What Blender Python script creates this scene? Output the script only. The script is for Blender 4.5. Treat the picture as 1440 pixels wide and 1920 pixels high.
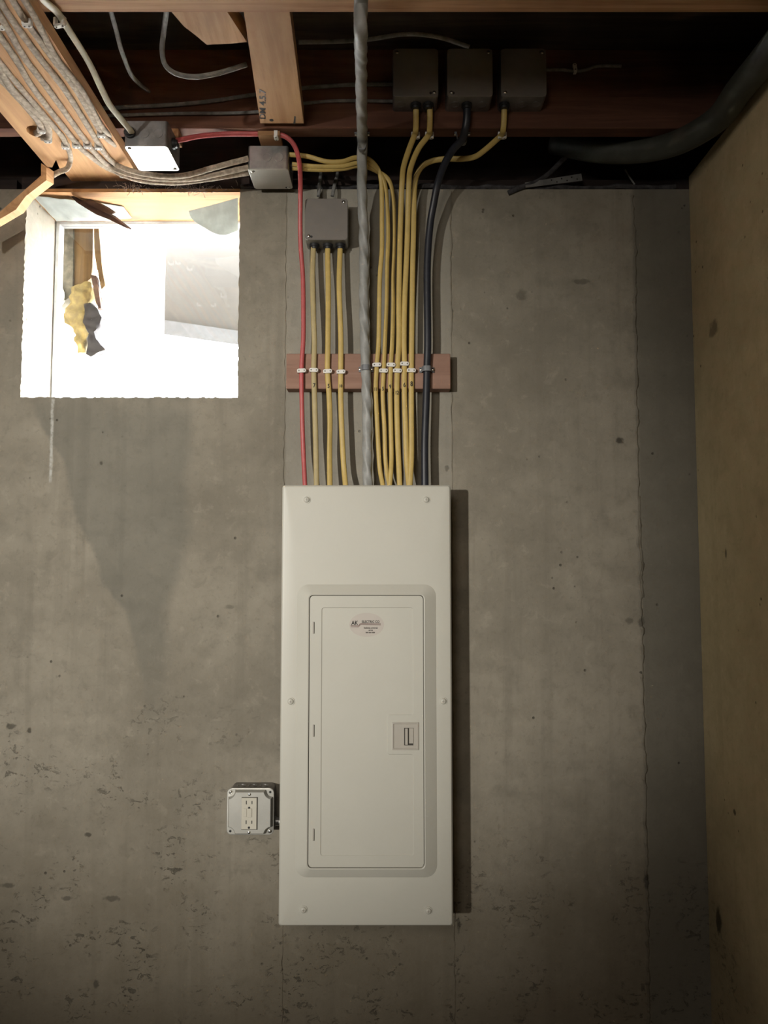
import bpy, bmesh, math, random
from mathutils import Vector, Matrix, noise as mnoise
from mathutils.geometry import tessellate_polygon

for o in list(bpy.data.objects):
    bpy.data.objects.remove(o, do_unlink=True)
scene = bpy.context.scene
COL = scene.collection
random.seed(7)

# ------------------------------------------------------------------ camera
F = 1442.0                       # focal length in pixels of the 1440x1920 frame
CAM = Vector((0.0, -1.83, 1.50))
PITCH = math.radians(3.8)
cam_d = bpy.data.cameras.new('camera')
cam = bpy.data.objects.new('camera', cam_d)
COL.objects.link(cam)
cam.location = CAM
cam.rotation_euler = (math.radians(90) + PITCH, 0, 0)
cam_d.sensor_fit = 'VERTICAL'
cam_d.sensor_height = 24.0
cam_d.lens = 24.0 * F / 1920.0
cam_d.clip_start = 0.02
scene.camera = cam

# ------------------------------------------------------------------ world / lights / exposure
world = bpy.data.worlds.new('overcast_sky')
scene.world = world
world.use_nodes = True
bg = world.node_tree.nodes['Background']
bg.inputs[0].default_value = (0.92, 0.96, 1.0, 1)
bg.inputs[1].default_value = 62.0

def point_light(name, loc, power, radius, color):
    l = bpy.data.lights.new(name, 'POINT')
    l.energy = power; l.shadow_soft_size = radius; l.color = color
    o = bpy.data.objects.new(name, l); COL.objects.link(o); o.location = loc
    return o
# shaded work lamp far back on the left of the basement, its beam turned to the panel wall
wl_d = bpy.data.lights.new('work_lamp', 'SPOT')
wl_d.energy = 1080; wl_d.shadow_soft_size = 0.10; wl_d.color = (1.0, 0.965, 0.885)
wl_d.spot_size = math.radians(21.6); wl_d.spot_blend = 1.0
wl_o = bpy.data.objects.new('work_lamp', wl_d); COL.objects.link(wl_o)
wl_o.location = (-3.05, -6.1, 1.74)
wl_o.rotation_euler = (Vector((-0.48, 0.0, 1.50)) - Vector(wl_o.location)).to_track_quat('-Z', 'Y').to_euler()
# weak unseen fill light, added behind the camera to lift the shadows
point_light('fill_light', (-0.45, -2.5, 2.20), 25, 0.30, (1.0, 0.94, 0.84))

scene.view_settings.view_transform = 'Standard'
scene.view_settings.look = 'None'
scene.view_settings.gamma = 1.0
scene.view_settings.use_curve_mapping = False
scene.view_settings.exposure = 0.42

# ------------------------------------------------------------------ projection helpers
_f = Vector((0, math.cos(PITCH), math.sin(PITCH)))
_u = Vector((0, -math.sin(PITCH), math.cos(PITCH)))
_r = Vector((1, 0, 0))
def ray(px, py):
    return _f + _r * ((px - 720.0) / F) + _u * ((960.0 - py) / F)
def P(px, py, y):                # a point measured in the photo, on the vertical plane at depth y
    d = ray(px, py); t = (y - CAM.y) / d.y
    return CAM + d * t
def PZ(px, py, h):               # a point measured in the photo, on the level plane h above the eye
    d = ray(px, py); t = h / d.z
    return CAM + d * t
EYE = CAM.z

# ------------------------------------------------------------------ node helpers
class NT:
    def __init__(s, name):
        s.m = bpy.data.materials.new(name); s.m.use_nodes = True
        s.t = s.m.node_tree; s.b = s.t.nodes['Principled BSDF']
        s.c = s.t.nodes.new('ShaderNodeTexCoord').outputs['Object']
    def put(s, sock, v):
        if hasattr(v, 'links'): s.t.links.new(v, sock)
        elif isinstance(v, (tuple, list)):
            sock.default_value = tuple(v) if len(v) == len(sock.default_value) else tuple(v) + (1,)
        else: sock.default_value = v
    def math(s, op, a, b=0.0, clamp=False):
        n = s.t.nodes.new('ShaderNodeMath'); n.operation = op; n.use_clamp = clamp
        s.put(n.inputs[0], a); s.put(n.inputs[1], b); return n.outputs[0]
    def mul(s, a, b): return s.math('MULTIPLY', a, b)
    def add(s, a, b): return s.math('ADD', a, b)
    def sub(s, a, b): return s.math('SUBTRACT', a, b)
    def mapr(s, v, a, b, c=0.0, d=1.0):
        n = s.t.nodes.new('ShaderNodeMapRange'); n.interpolation_type = 'SMOOTHSTEP'
        s.put(n.inputs[0], v); n.inputs[1].default_value = a; n.inputs[2].default_value = b
        n.inputs[3].default_value = c; n.inputs[4].default_value = d; return n.outputs[0]
    def scale(s, v, sc, off=(0, 0, 0)):
        n = s.t.nodes.new('ShaderNodeMapping'); s.t.links.new(v, n.inputs[0])
        n.inputs['Scale'].default_value = sc; n.inputs['Location'].default_value = off; return n.outputs[0]
    def noise(s, v, sc, det=4.0, rough=0.55, dist=0.0):
        n = s.t.nodes.new('ShaderNodeTexNoise'); s.t.links.new(v, n.inputs['Vector'])
        n.inputs['Scale'].default_value = sc; n.inputs['Detail'].default_value = det
        n.inputs['Roughness'].default_value = rough; n.inputs['Distortion'].default_value = dist
        return n.outputs[0]
    def voro(s, v, sc, rnd=1.0):
        n = s.t.nodes.new('ShaderNodeTexVoronoi'); s.t.links.new(v, n.inputs['Vector'])
        n.inputs['Scale'].default_value = sc; n.inputs['Randomness'].default_value = rnd
        return n.outputs['Distance']
    def mix(s, f, a, b):
        n = s.t.nodes.new('ShaderNodeMix'); n.data_type = 'RGBA'
        s.put(n.inputs[0], f); s.put(n.inputs[6], a); s.put(n.inputs[7], b); return n.outputs[2]
    def sep(s):
        n = s.t.nodes.new('ShaderNodeSeparateXYZ'); s.t.links.new(s.c, n.inputs[0]); return n.outputs
    def curve(s, v, pts):        # piecewise linear lookup (value -> value), any range
        lo, hi = pts[0][0], pts[-1][0]
        ys = [p[1] for p in pts]; y0, y1 = min(ys), max(ys)
        n = s.t.nodes.new('ShaderNodeValToRGB'); r = n.color_ramp
        while len(r.elements) < len(pts): r.elements.new(0.5)
        for e, p in zip(r.elements, pts): e.position = (p[0] - lo) / (hi - lo)
        for e, p in zip(r.elements, pts):
            g = (p[1] - y0) / (y1 - y0 + 1e-9); e.color = (g, g, g, 1)
        u = s.math('DIVIDE', s.sub(v, lo), hi - lo, True)
        s.t.links.new(u, n.inputs[0])
        return s.add(s.mul(n.outputs[0], y1 - y0), y0)
    def bump(s, h, strength=0.3, dist=0.002):
        n = s.t.nodes.new('ShaderNodeBump'); n.inputs['Strength'].default_value = strength
        n.inputs['Distance'].default_value = dist
        s.t.links.new(h, n.inputs['Height']); s.t.links.new(n.outputs[0], s.b.inputs['Normal'])
    def out(s, color=None, rough=None, metal=None, spec=None, **kw):
        if color is not None: s.put(s.b.inputs['Base Color'], color)
        if rough is not None: s.put(s.b.inputs['Roughness'], rough)
        if metal is not None: s.put(s.b.inputs['Metallic'], metal)
        if spec is not None: s.put(s.b.inputs['Specular IOR Level'], spec)
        for k, v in kw.items(): s.put(s.b.inputs[k], v)
        return s.m

def ellipse(n, X, Z, cx, cz, rx, rz, soft, wob):
    a = n.math('DIVIDE', n.sub(X, cx), rx); b = n.math('DIVIDE', n.sub(Z, cz), rz)
    r = n.math('SQRT', n.add(n.mul(a, a), n.mul(b, b)))
    return n.mapr(n.add(r, wob), 1 - soft, 1 + soft, 1.0, 0.0)

def concrete(name, base, dark, light, kind):
    n = NT(name); X, Y, Z = n.sep()
    H = X if kind == 'back' else Y
    big = n.noise(n.c, 2.3, 4, 0.6); mid = n.noise(n.c, 9, 5, 0.65); fine = n.noise(n.c, 75, 4, 0.7)
    mot = n.noise(n.c, 26, 5, 0.7, 0.4)
    st = n.noise(n.scale(n.c, (22, 22, 0.9)), 1.0, 4, 0.6)
    col = n.mix(n.mapr(big, 0.30, 0.72), dark, light)
    col = n.mix(n.mul(n.mapr(mid, 0.45, 0.72), 0.45), col, tuple(c * 0.80 for c in dark))
    col = n.mix(n.mul(n.mapr(mot, 0.50, 0.70), 0.40), col, tuple(c * 0.85 for c in dark))
    col = n.mix(n.mul(n.mapr(mot, 0.30, 0.46, 1, 0), 0.30), col, tuple(c * 1.15 for c in light))
    col = n.mix(n.mul(n.mapr(st, 0.50, 0.70), 0.34), col, tuple(c * 0.85 for c in dark))
    col = n.mix(n.mul(n.mapr(fine, 0.55, 0.75), 0.45), col, tuple(c * 0.75 for c in dark))
    # browner and darker towards the floor, with an uneven upper edge
    brown_low = n.mapr(n.add(Z, n.add(n.mul(n.sub(big, 0.5), 0.55), n.mul(n.sub(mid, 0.5), 0.35))), 0.42, 1.12, 1, 0)
    col = n.mix(n.mul(brown_low, 0.55), col, (0.125, 0.100, 0.064))
    # bug holes: sparse everywhere, crowded low on the pour
    pv = n.voro(n.scale(n.c, (1, 1, 1)), 34); pn = n.noise(n.c, 6, 3, 0.6)
    pits = n.mul(n.mapr(pv, 0.05, 0.13, 1, 0), n.mapr(pn, 0.54, 0.62))
    wx = n.scale(n.c, (1, 1, 1.5), (3.1, 0, 0))
    cr = n.noise(wx, 44, 5, 0.74, 0.7); crm = n.noise(n.c, 7.5, 4, 0.65)
    low = n.mapr(n.add(n.add(Z, n.mul(big, 0.45)), n.mul(X, 0.30) if kind == 'back' else 0.3), 0.85, 1.38, 1, 0)
    crumb = n.mul(n.mul(n.mapr(cr, 0.565, 0.62), n.mapr(crm, 0.47, 0.62)), low)
    rel = n.sub(n.add(n.mul(fine, 0.4), n.mul(mid, 0.5)), n.add(n.mul(pits, 1.0), n.mul(crumb, 0.8)))
    pit_c = tuple(c * (0.28 if kind == 'back' else 0.13) for c in dark)
    if kind == 'back':
        w = n.mul(n.sub(n.noise(n.c, 9, 5, 0.65), 0.5), 0.10)
        # damp tongue under the window
        zz = n.add(Z, n.mul(n.sub(n.noise(n.c, 14, 3), 0.5), 0.05))
        # pairs measured on the wall: height -> left / right limit of the damp stain
        def wp(px, py): p = P(px, py, 0); return (p.z, p.x)
        L = sorted([wp(60, 750), wp(75, 800), wp(118, 870), wp(140, 960), wp(168, 1020), wp(190, 1090), wp(235, 1150), wp(262, 1270), wp(285, 1420)])
        R = sorted([wp(365, 750), wp(362, 850), wp(352, 900), wp(362, 1000), wp(340, 1090), wp(318, 1140), wp(320, 1230), wp(310, 1330), wp(300, 1420)])
        xl = n.curve(zz, L); xr = n.curve(zz, R)
        xw = n.add(X, n.mul(w, 0.35))
        m = n.mul(n.mapr(n.sub(xw, xl), -0.006, 0.012), n.mapr(n.sub(xr, xw), -0.012, 0.03))
        m = n.mul(m, n.mapr(Z, P(0, 1420, 0).z, P(0, 1130, 0).z))
        m = n.mul(m, n.mapr(Z, P(0, 740, 0).z, P(0, 790, 0).z, 0.5, 1.0))
        col = n.mix(n.mul(m, 0.50), col, (0.140, 0.138, 0.118))
        # white lime run
        p0, p1 = P(99, 748, 0), P(99, 905, 0)
        xm = n.add(X, n.mul(n.sub(n.noise(n.c, 40, 3), 0.5), 0.008))
        lime = n.mul(n.mapr(n.math('ABSOLUTE', n.sub(xm, p0.x)), 0.001, 0.0055, 1, 0), n.mul(n.mapr(Z, p1.z - .004, p1.z + .01), n.mul(n.mapr(Z, p0.z - .004, p0.z + .004, 1, 0), n.mapr(Y, .0005, .001, 1, 0))))
        col = n.mix(n.mul(lime, n.mapr(n.noise(n.c, 90, 3), 0.35, 0.6, 0.35, 0.9)), col, (0.50, 0.50, 0.47))
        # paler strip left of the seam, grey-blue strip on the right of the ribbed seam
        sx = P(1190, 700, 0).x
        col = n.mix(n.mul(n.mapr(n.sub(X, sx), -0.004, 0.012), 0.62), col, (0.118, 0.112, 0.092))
        b1, b2 = P(536, 600, 0).x, P(846, 600, 0).x
        band = n.mul(n.mapr(n.sub(X, b1), 0, .004), n.mul(n.mapr(n.sub(b2, X), 0, .004), n.mapr(Z, EYE, EYE + .1)))
        col = n.mix(n.mul(band, 0.35), col, (0.330, 0.318, 0.280))
        # chips and rust spots
        for (px, py, rx, rz, a) in [(1162, 826, 7, 6, .9), (1180, 1164, 7, 6, .45), (1203, 1166, 6, 8, .6), (978, 553, 9, 10, .4),
                                    (1090, 528, 16, 5, .5), (1212, 1652, 5, 14, .8), (20, 1362, 9, 5, .7), (55, 1370, 4, 5, .8),
                                    (165, 1565, 6, 4, .8), (15, 1660, 12, 4, .6), (430, 1138, 8, 4, .35), (180, 1845, 5, 7, .7),
                                    (210, 1685, 14, 5, .6), (125, 1685, 9, 4, .6), (860, 1735, 3, 12, .6), (190, 868, 3, 4, .7), (838, 878, 4, 5, .5)]:
            c = P(px, py, 0); k = 1.83 / F
            e = ellipse(n, X, Z, c.x, c.z, rx * k, rz * k, 0.35, n.mul(n.sub(n.noise(n.c, 110, 3), 0.5), 1.6))
            col = n.mix(n.mul(e, a), col, pit_c)
    else:
        for (py, pz, rx, rz, a) in [(-0.115, EYE + 0.53, 0.022, 0.018, .55), (-0.055, EYE - 0.80, 0.014, 0.030, .92),
                                    (-0.145, EYE + 0.02, 0.004, 0.012, .7), (-0.15, EYE - .53, 0.006, 0.006, .8)]:
            e = ellipse(n, Y, Z, py, pz, rx, rz, 0.3, n.mul(n.sub(n.noise(n.c, 70, 3), 0.5), 1.3))
            col = n.mix(n.mul(e, a), col, pit_c)
    col = n.mix(n.mul(pits, 0.75), col, pit_c)
    col = n.mix(n.mul(crumb, 0.66), col, pit_c)
    n.bump(rel, 0.7, 0.004)
    return n.out(col, 0.93, spec=0.2)

def wood(name, light, dark, axis, grain=1.0, rough=0.75, knots=True):
    n = NT(name)
    sc = [26, 26, 26]; sc['xyz'.index(axis)] = 1.6
    v = n.scale(n.c, sc, (1.7, 0.4, 2.2))
    g = n.noise(v, 1.0, 6, 0.62, 1.2); b = n.noise(n.c, 5, 3, 0.5)
    col = n.mix(n.mapr(g, 0.32, 0.70), dark, light)
    col = n.mix(n.mul(n.mapr(b, 0.45, 0.75), 0.5), col, tuple(c * 0.72 for c in dark))
    f = n.noise(n.scale(v, (4, 4, 4)), 1.0, 4, 0.6)
    col = n.mix(n.mul(n.mapr(f, 0.55, 0.75), 0.35), col, tuple(c * 0.5 for c in dark))
    if knots:
        ks = [9, 9, 9]; ks['xyz'.index(axis)] = 4.5
        kv = n.voro(n.scale(n.c, ks), 1.0)
        col = n.mix(n.mul(n.mapr(kv, 0.05, 0.14, 1, 0), 0.75), col, tuple(c * 0.25 for c in dark))
    n.bump(n.add(g, n.mul(f, 0.5)), 0.25, 0.0015)
    return n.out(col, rough, spec=0.25)

def plain(name, color, rough=0.5, metal=0.0, var=0.12, vs=40, spec=0.5, bump=0.0):
    n = NT(name)
    a = n.noise(n.c, vs, 4, 0.6)
    col = n.mix(n.mapr(a, 0.35, 0.7), tuple(c * (1 - var) for c in color), tuple(min(1, c * (1 + var)) for c in color))
    if bump: n.bump(a, bump, 0.001)
    return n.out(col, rough, metal, spec)

M = {}
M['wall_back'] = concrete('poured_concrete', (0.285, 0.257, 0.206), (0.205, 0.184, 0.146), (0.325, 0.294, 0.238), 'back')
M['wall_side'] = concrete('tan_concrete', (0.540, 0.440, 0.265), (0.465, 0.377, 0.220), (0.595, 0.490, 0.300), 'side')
M['floor'] = plain('floor_concrete', (0.20, 0.185, 0.16), 0.9, var=0.25, vs=6, spec=0.2)
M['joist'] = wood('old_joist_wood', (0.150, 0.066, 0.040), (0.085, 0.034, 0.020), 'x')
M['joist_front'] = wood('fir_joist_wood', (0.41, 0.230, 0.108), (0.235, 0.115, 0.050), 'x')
M['subfloor'] = wood('dark_subfloor', (0.075, 0.052, 0.038), (0.035, 0.024, 0.018), 'x', knots=False)
M['board'] = wood('orange_fir_board', (0.58, 0.350, 0.175), (0.40, 0.215, 0.10), 'y')
M['header'] = wood('orange_header_plank', (0.37, 0.205, 0.090), (0.24, 0.115, 0.045), 'x')
M['block'] = wood('fir_block', (0.38, 0.215, 0.098), (0.26, 0.135, 0.056), 'y')
M['strip'] = wood('reddish_strip_wood', (0.330, 0.200, 0.150), (0.260, 0.150, 0.110), 'x', knots=False)
M['rim'] = wood('dark_rim_wood', (0.040, 0.025, 0.020), (0.020, 0.013, 0.011), 'x', knots=False)
M['splinter'] = wood('dark_rotten_wood', (0.090, 0.048, 0.032), (0.040, 0.022, 0.015), 'x', knots=False)
M['plank_out'] = wood('weathered_plank', (0.150, 0.090, 0.034), (0.085, 0.048, 0.017), 'z', knots=False)
M['enamel'] = plain('cream_white_enamel', (0.535, 0.522, 0.462), 0.42, var=0.015, vs=8, spec=0.4)
M['latch'] = plain('warm_grey_latch_plastic', (0.430, 0.400, 0.352), 0.5, var=0.02)
M['groove'] = plain('dark_groove', (0.055, 0.050, 0.042), 0.8)
M['galv'] = plain('galvanized_steel', (0.36, 0.36, 0.35), 0.42, 0.85, var=0.18, vs=30)
M['galv_dark'] = plain('dull_galvanized_steel', (0.25, 0.24, 0.235), 0.48, 0.8, var=0.2, vs=30)
M['cover'] = plain('grey_painted_box_cover', (0.185, 0.168, 0.152), 0.38, 0.05, var=0.05, vs=20)
M['cover_zinc'] = plain('zinc_box_cover', (0.60, 0.60, 0.57), 0.22, 0.95, var=0.04, vs=20)
M['alu'] = plain('brushed_cover_steel', (0.50, 0.49, 0.45), 0.40, 0.55, var=0.05, vs=20)
M['screw'] = plain('bright_screw', (0.80, 0.79, 0.76), 0.25, 1.0, var=0.05)
M['black'] = plain('black_rubber', (0.012, 0.012, 0.013), 0.55)
M['yellow'] = plain('yellow_cable_jacket', (0.520, 0.375, 0.120), 0.5, var=0.06, vs=60)
M['yellow_pale'] = plain('faded_yellow_cable_jacket', (0.420, 0.335, 0.165), 0.55, var=0.06, vs=60)
M['red'] = plain('red_cable_jacket', (0.440, 0.085, 0.085), 0.42, var=0.08, vs=60)
M['grey_cable'] = plain('grey_service_cable', (0.300, 0.300, 0.285), 0.5, var=0.10, vs=50)
M['navy'] = plain('black_navy_cable', (0.016, 0.018, 0.026), 0.42, var=0.2)
M['dusty'] = plain('dusty_grey_cable', (0.370, 0.300, 0.230), 0.9, var=0.28, vs=110, bump=0.5)
M['dim'] = plain('dim_grey_cable', (0.200, 0.195, 0.185), 0.8, var=0.25, vs=60)
M['beige'] = plain('beige_cable_jacket', (0.640, 0.600, 0.470), 0.5, var=0.12, vs=35)
M['white'] = plain('white_nylon', (0.760, 0.735, 0.690), 0.45, var=0.04)
M['strap_grey'] = plain('grey_plastic_strap', (0.160, 0.166, 0.178), 0.5)
M['device'] = plain('ivory_receptacle', (0.560, 0.530, 0.450), 0.4, var=0.02)
M['ink'] = plain('black_ink', (0.025, 0.022, 0.020), 0.8)
M['ink_brown'] = plain('brown_stripe_ink', (0.110, 0.042, 0.032), 0.7)
M['sticker'] = plain('pale_sticker', (0.500, 0.455, 0.410), 0.5, var=0.02)
M['pipe'] = plain('dark_green_grey_pipe', (0.050, 0.052, 0.042), 0.5)
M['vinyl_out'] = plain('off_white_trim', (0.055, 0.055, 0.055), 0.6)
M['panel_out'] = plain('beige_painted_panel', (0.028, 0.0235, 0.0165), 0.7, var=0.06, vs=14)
M['plaster'] = plain('grey_plaster', (0.085, 0.077, 0.056), 0.9, var=0.35, vs=60, bump=0.6)
M['foam'] = plain('yellow_spray_foam', (0.160, 0.118, 0.040), 0.9, var=0.35, vs=45, bump=0.8)
M['tar'] = plain('dark_grey_tar', (0.020, 0.017, 0.017), 0.9, var=0.2, vs=60, bump=0.5)
M['ground'] = plain('pale_gravel', (0.72, 0.70, 0.66), 0.95, var=0.2, vs=20)
M['seal'] = plain('dusty_black_sill_seal', (0.050, 0.047, 0.050), 0.9, var=0.5, vs=50, bump=0.5)
def translucent(name, color, amt):
    n = NT(name)
    a = n.noise(n.scale(n.c, (30, 8, 30)), 1.0, 4)
    col = n.mix(n.mapr(a, 0.35, 0.7), tuple(c * 0.8 for c in color), color)
    tr = n.t.nodes.new('ShaderNodeBsdfTranslucent'); n.put(tr.inputs[0], col)
    mx = n.t.nodes.new('ShaderNodeMixShader'); mx.inputs[0].default_value = amt
    n.put(n.b.inputs['Base Color'], col); n.b.inputs['Roughness'].default_value = 0.5
    n.t.links.new(n.b.outputs[0], mx.inputs[1]); n.t.links.new(tr.outputs[0], mx.inputs[2])
    n.t.links.new(mx.outputs[0], n.t.nodes['Material Output'].inputs[0])
    return n.m
M['poly'] = translucent('milky_plastic_sheet', (0.66, 0.70, 0.67), 0.45)
M['vinyl'] = translucent('white_vinyl_frame', (0.90, 0.90, 0.88), 0.60)
def glass():
    n = NT('window_glass')
    t = n.t.nodes.new('ShaderNodeBsdfTransparent'); g = n.t.nodes.new('ShaderNodeBsdfGlossy')
    g.inputs['Roughness'].default_value = 0.03
    mx = n.t.nodes.new('ShaderNodeMixShader'); mx.inputs[0].default_value = 0.05
    n.t.links.new(t.outputs[0], mx.inputs[1]); n.t.links.new(g.outputs[0], mx.inputs[2])
    n.t.links.new(mx.outputs[0], n.t.nodes['Material Output'].inputs[0])
    return n.m
M['glass'] = glass()

# ------------------------------------------------------------------ mesh helpers
class MB:
    def __init__(s): s.v = []; s.f = []
    def add(s, vs, fs):
        k = len(s.v); s.v += [Vector(v) for v in vs]; s.f += [tuple(i + k for i in f) for f in fs]; return s
    def box(s, c, size, rot=None, bevel=0.0, seg=1):
        bm = bmesh.new(); bmesh.ops.create_cube(bm, size=1.0)
        for v in bm.verts: v.co = Vector((v.co.x * size[0], v.co.y * size[1], v.co.z * size[2]))
        if bevel: bmesh.ops.bevel(bm, geom=bm.edges[:], offset=bevel, segments=seg, affect='EDGES', profile=0.5)
        bm.verts.index_update()
        vs = [(rot @ v.co if rot else v.co.copy()) + Vector(c) for v in bm.verts]
        s.add(vs, [[v.index for v in f.verts] for f in bm.faces]); bm.free(); return s
    def cyl(s, a, b, r, n=16, r2=None, dome=0.0):
        a, b = Vector(a), Vector(b); t = (b - a).normalized()
        x = t.orthogonal().normalized(); y = t.cross(x); r2 = r if r2 is None else r2
        rings = [(a, r), (b, r2)]
        if dome: rings += [(b + t * dome * .6, r2 * .75), (b + t * dome * .9, r2 * .4)]
        vs = []
        for c, q in rings:
            vs += [c + (x * math.cos(2 * math.pi * i / n) + y * math.sin(2 * math.pi * i / n)) * q for i in range(n)]
        fs = [list(range(n))[::-1], [(len(rings) - 1) * n + i for i in range(n)]]
        for k in range(len(rings) - 1):
            for i in range(n): fs.append((k * n + i, k * n + (i + 1) % n, (k + 1) * n + (i + 1) % n, (k + 1) * n + i))
        return s.add(vs, fs)
    def ring(s, c, axis, r0, r1, h, n=20):        # flat washer
        c = Vector(c); t = Vector(axis).normalized(); x = t.orthogonal().normalized(); y = t.cross(x)
        def L(r, o): return [c + t * o + (x * math.cos(2 * math.pi * i / n) + y * math.sin(2 * math.pi * i / n)) * r for i in range(n)]
        return s.bridge([L(r1, 0), L(r1, h), L(r0, h), L(r0, 0)], closed=True)
    def bridge(s, loops, closed=False, cap0=False, cap1=False):
        n = len(loops[0]); vs = [p for l in loops for p in l]; fs = []
        m = len(loops)
        for k in range(m if closed else m - 1):
            a, b = k * n, ((k + 1) % m) * n
            for i in range(n): fs.append((a + i, a + (i + 1) % n, b + (i + 1) % n, b + i))
        if cap0: fs.append(list(range(n))[::-1])
        if cap1: fs.append([(m - 1) * n + i for i in range(n)])
        return s.add(vs, fs)
    def prism(s, outline, fmap, d0, d1, holes=()):
        loops = [list(outline)] + [list(h) for h in holes]
        tri = tessellate_polygon([[Vector((p[0], p[1], 0)) for p in l] for l in loops])
        flat = [p for l in loops for p in l]; n = len(flat)
        vs = [fmap(p[0], p[1], d0) for p in flat] + [fmap(p[0], p[1], d1) for p in flat]
        fs = [tuple(t) for t in tri] + [tuple(i + n for i in t)[::-1] for t in tri]
        k = 0
        for l in loops:
            for i in range(len(l)):
                a, b = k + i, k + (i + 1) % len(l); fs.append((a, b, b + n, a + n))
            k += len(l)
        return s.add(vs, fs)
    def sheet(s, outline, fmap, d, holes=()):
        loops = [list(outline)] + [list(h) for h in holes]
        tri = tessellate_polygon([[Vector((p[0], p[1], 0)) for p in l] for l in loops])
        flat = [p for l in loops for p in l]
        return s.add([fmap(p[0], p[1], d) for p in flat], [tuple(t) for t in tri])
    def build(s, name, mat, parent=None, origin='base', smooth=35, loc=None):
        me = bpy.data.meshes.new(name)
        vs = s.v
        if origin == 'base' and parent is None and vs:
            lo = Vector([min(v[i] for v in vs) for i in range(3)]); hi = Vector([max(v[i] for v in vs) for i in range(3)])
            off = Vector(((lo.x + hi.x) / 2, (lo.y + hi.y) / 2, lo.z))
        else: off = Vector((0, 0, 0))
        me.from_pydata([v - off for v in vs], [], s.f)
        bm = bmesh.new(); bm.from_mesh(me); bmesh.ops.recalc_face_normals(bm, faces=bm.faces); bm.to_mesh(me); bm.free()
        me.materials.append(M[mat] if isinstance(mat, str) else mat)
        if smooth:
            for p in me.polygons: p.use_smooth = True
            me.set_sharp_from_angle(angle=math.radians(smooth))
        me.update()
        o = bpy.data.objects.new(name, me); COL.objects.link(o); o.location = off
        if parent is not None: attach(o, parent)
        return o

def world_loc(o):
    l = Vector(o.get('_w', o.location)); return l
def attach(o, parent):               # child keeps its world coordinates
    o.parent = parent
    m = Matrix.Identity(4); q = parent
    chain = []
    while q is not None: chain.append(q); q = q.parent
    for q in reversed(chain): m = m @ q.matrix_parent_inverse @ q.matrix_basis
    o.matrix_parent_inverse = m.inverted()

def tag(o, label=None, cat=None, group=None, kind=None):
    if label: o['label'] = label
    if cat: o['category'] = cat
    if group: o['group'] = group
    if kind: o['kind'] = kind
    return o
def empty(name, loc, label=None, cat=None, group=None, kind=None):
    o = bpy.data.objects.new(name, None); COL.objects.link(o); o.location = loc
    o.empty_display_size = 0.03
    return tag(o, label, cat, group, kind)
def copy_tree(o, parent=None):
    c = o.copy(); COL.objects.link(c)
    if parent is not None: c.parent = parent
    for ch in list(o.children): copy_tree(ch, c)
    return c

def rrect(cx, cz, w, h, r, n=6):
    pts = []
    for (sx, sz, a0) in ((1, 1, 0), (-1, 1, 90), (-1, -1, 180), (1, -1, 270)):
        for i in range(n + 1):
            a = math.radians(a0 + 90 * i / n)
            pts.append((cx + sx * (w / 2 - r) + r * math.cos(a), cz + sz * (h / 2 - r) + r * math.sin(a)))
    return pts
def offset_poly(pts, d):             # counter-clockwise outline moved inwards by d
    out = []; n = len(pts)
    for i in range(n):
        a, b, c = Vector(pts[i - 1]), Vector(pts[i]), Vector(pts[(i + 1) % n])
        e1 = (b - a).normalized() if (b - a).length > 1e-9 else (c - b).normalized(); e2 = (c - b).normalized()
        n1 = Vector((-e1.y, e1.x)); n2 = Vector((-e2.y, e2.x)); m = (n1 + n2)
        m = m / max(0.3, m.length_squared) * 2 if m.length > 1e-6 else n1
        out.append((b.x + m.x * d, b.y + m.y * d))
    return out
def round_poly(pts, r, n=4):
    out = []
    k = len(pts)
    for i in range(k):
        a, b, c = Vector(pts[i - 1]), Vector(pts[i]), Vector(pts[(i + 1) % k])
        p = b + (a - b).normalized() * r; q = b + (c - b).normalized() * r
        for j in range(n + 1):
            t = j / n; out.append(tuple((1 - t) ** 2 * p + 2 * t * (1 - t) * b + t * t * q))
    return out
def circle(cx, cz, r, n=20): return [(cx + r * math.cos(2 * math.pi * i / n), cz + r * math.sin(2 * math.pi * i / n)) for i in range(n)]
def xz(u, v, d): return Vector((u, d, v))           # vertical plates, depth along y
def xy(u, v, d): return Vector((u, v, d))           # level plates, depth along z

def smooth_path(pts, seg=7):
    out = []; n = len(pts)
    for i in range(n - 1):
        p0 = pts[max(0, i - 1)]; p1 = pts[i]; p2 = pts[i + 1]; p3 = pts[min(n - 1, i + 2)]
        d1 = max((p1 - p0).length, 1e-4) ** .5; d2 = max((p2 - p1).length, 1e-4) ** .5; d3 = max((p3 - p2).length, 1e-4) ** .5
        m1 = (p2 - p0) / (d1 + d2) * d2 if i > 0 else (p2 - p1)
        m2 = (p3 - p1) / (d2 + d3) * d2 if i < n - 2 else (p2 - p1)
        for k in range(seg):
            t = k / seg; t2 = t * t; t3 = t2 * t
            out.append(p1 * (2 * t3 - 3 * t2 + 1) + m1 * (t3 - 2 * t2 + t) + p2 * (-2 * t3 + 3 * t2) + m2 * (t3 - t2))
    out.append(pts[-1]); return out

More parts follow.
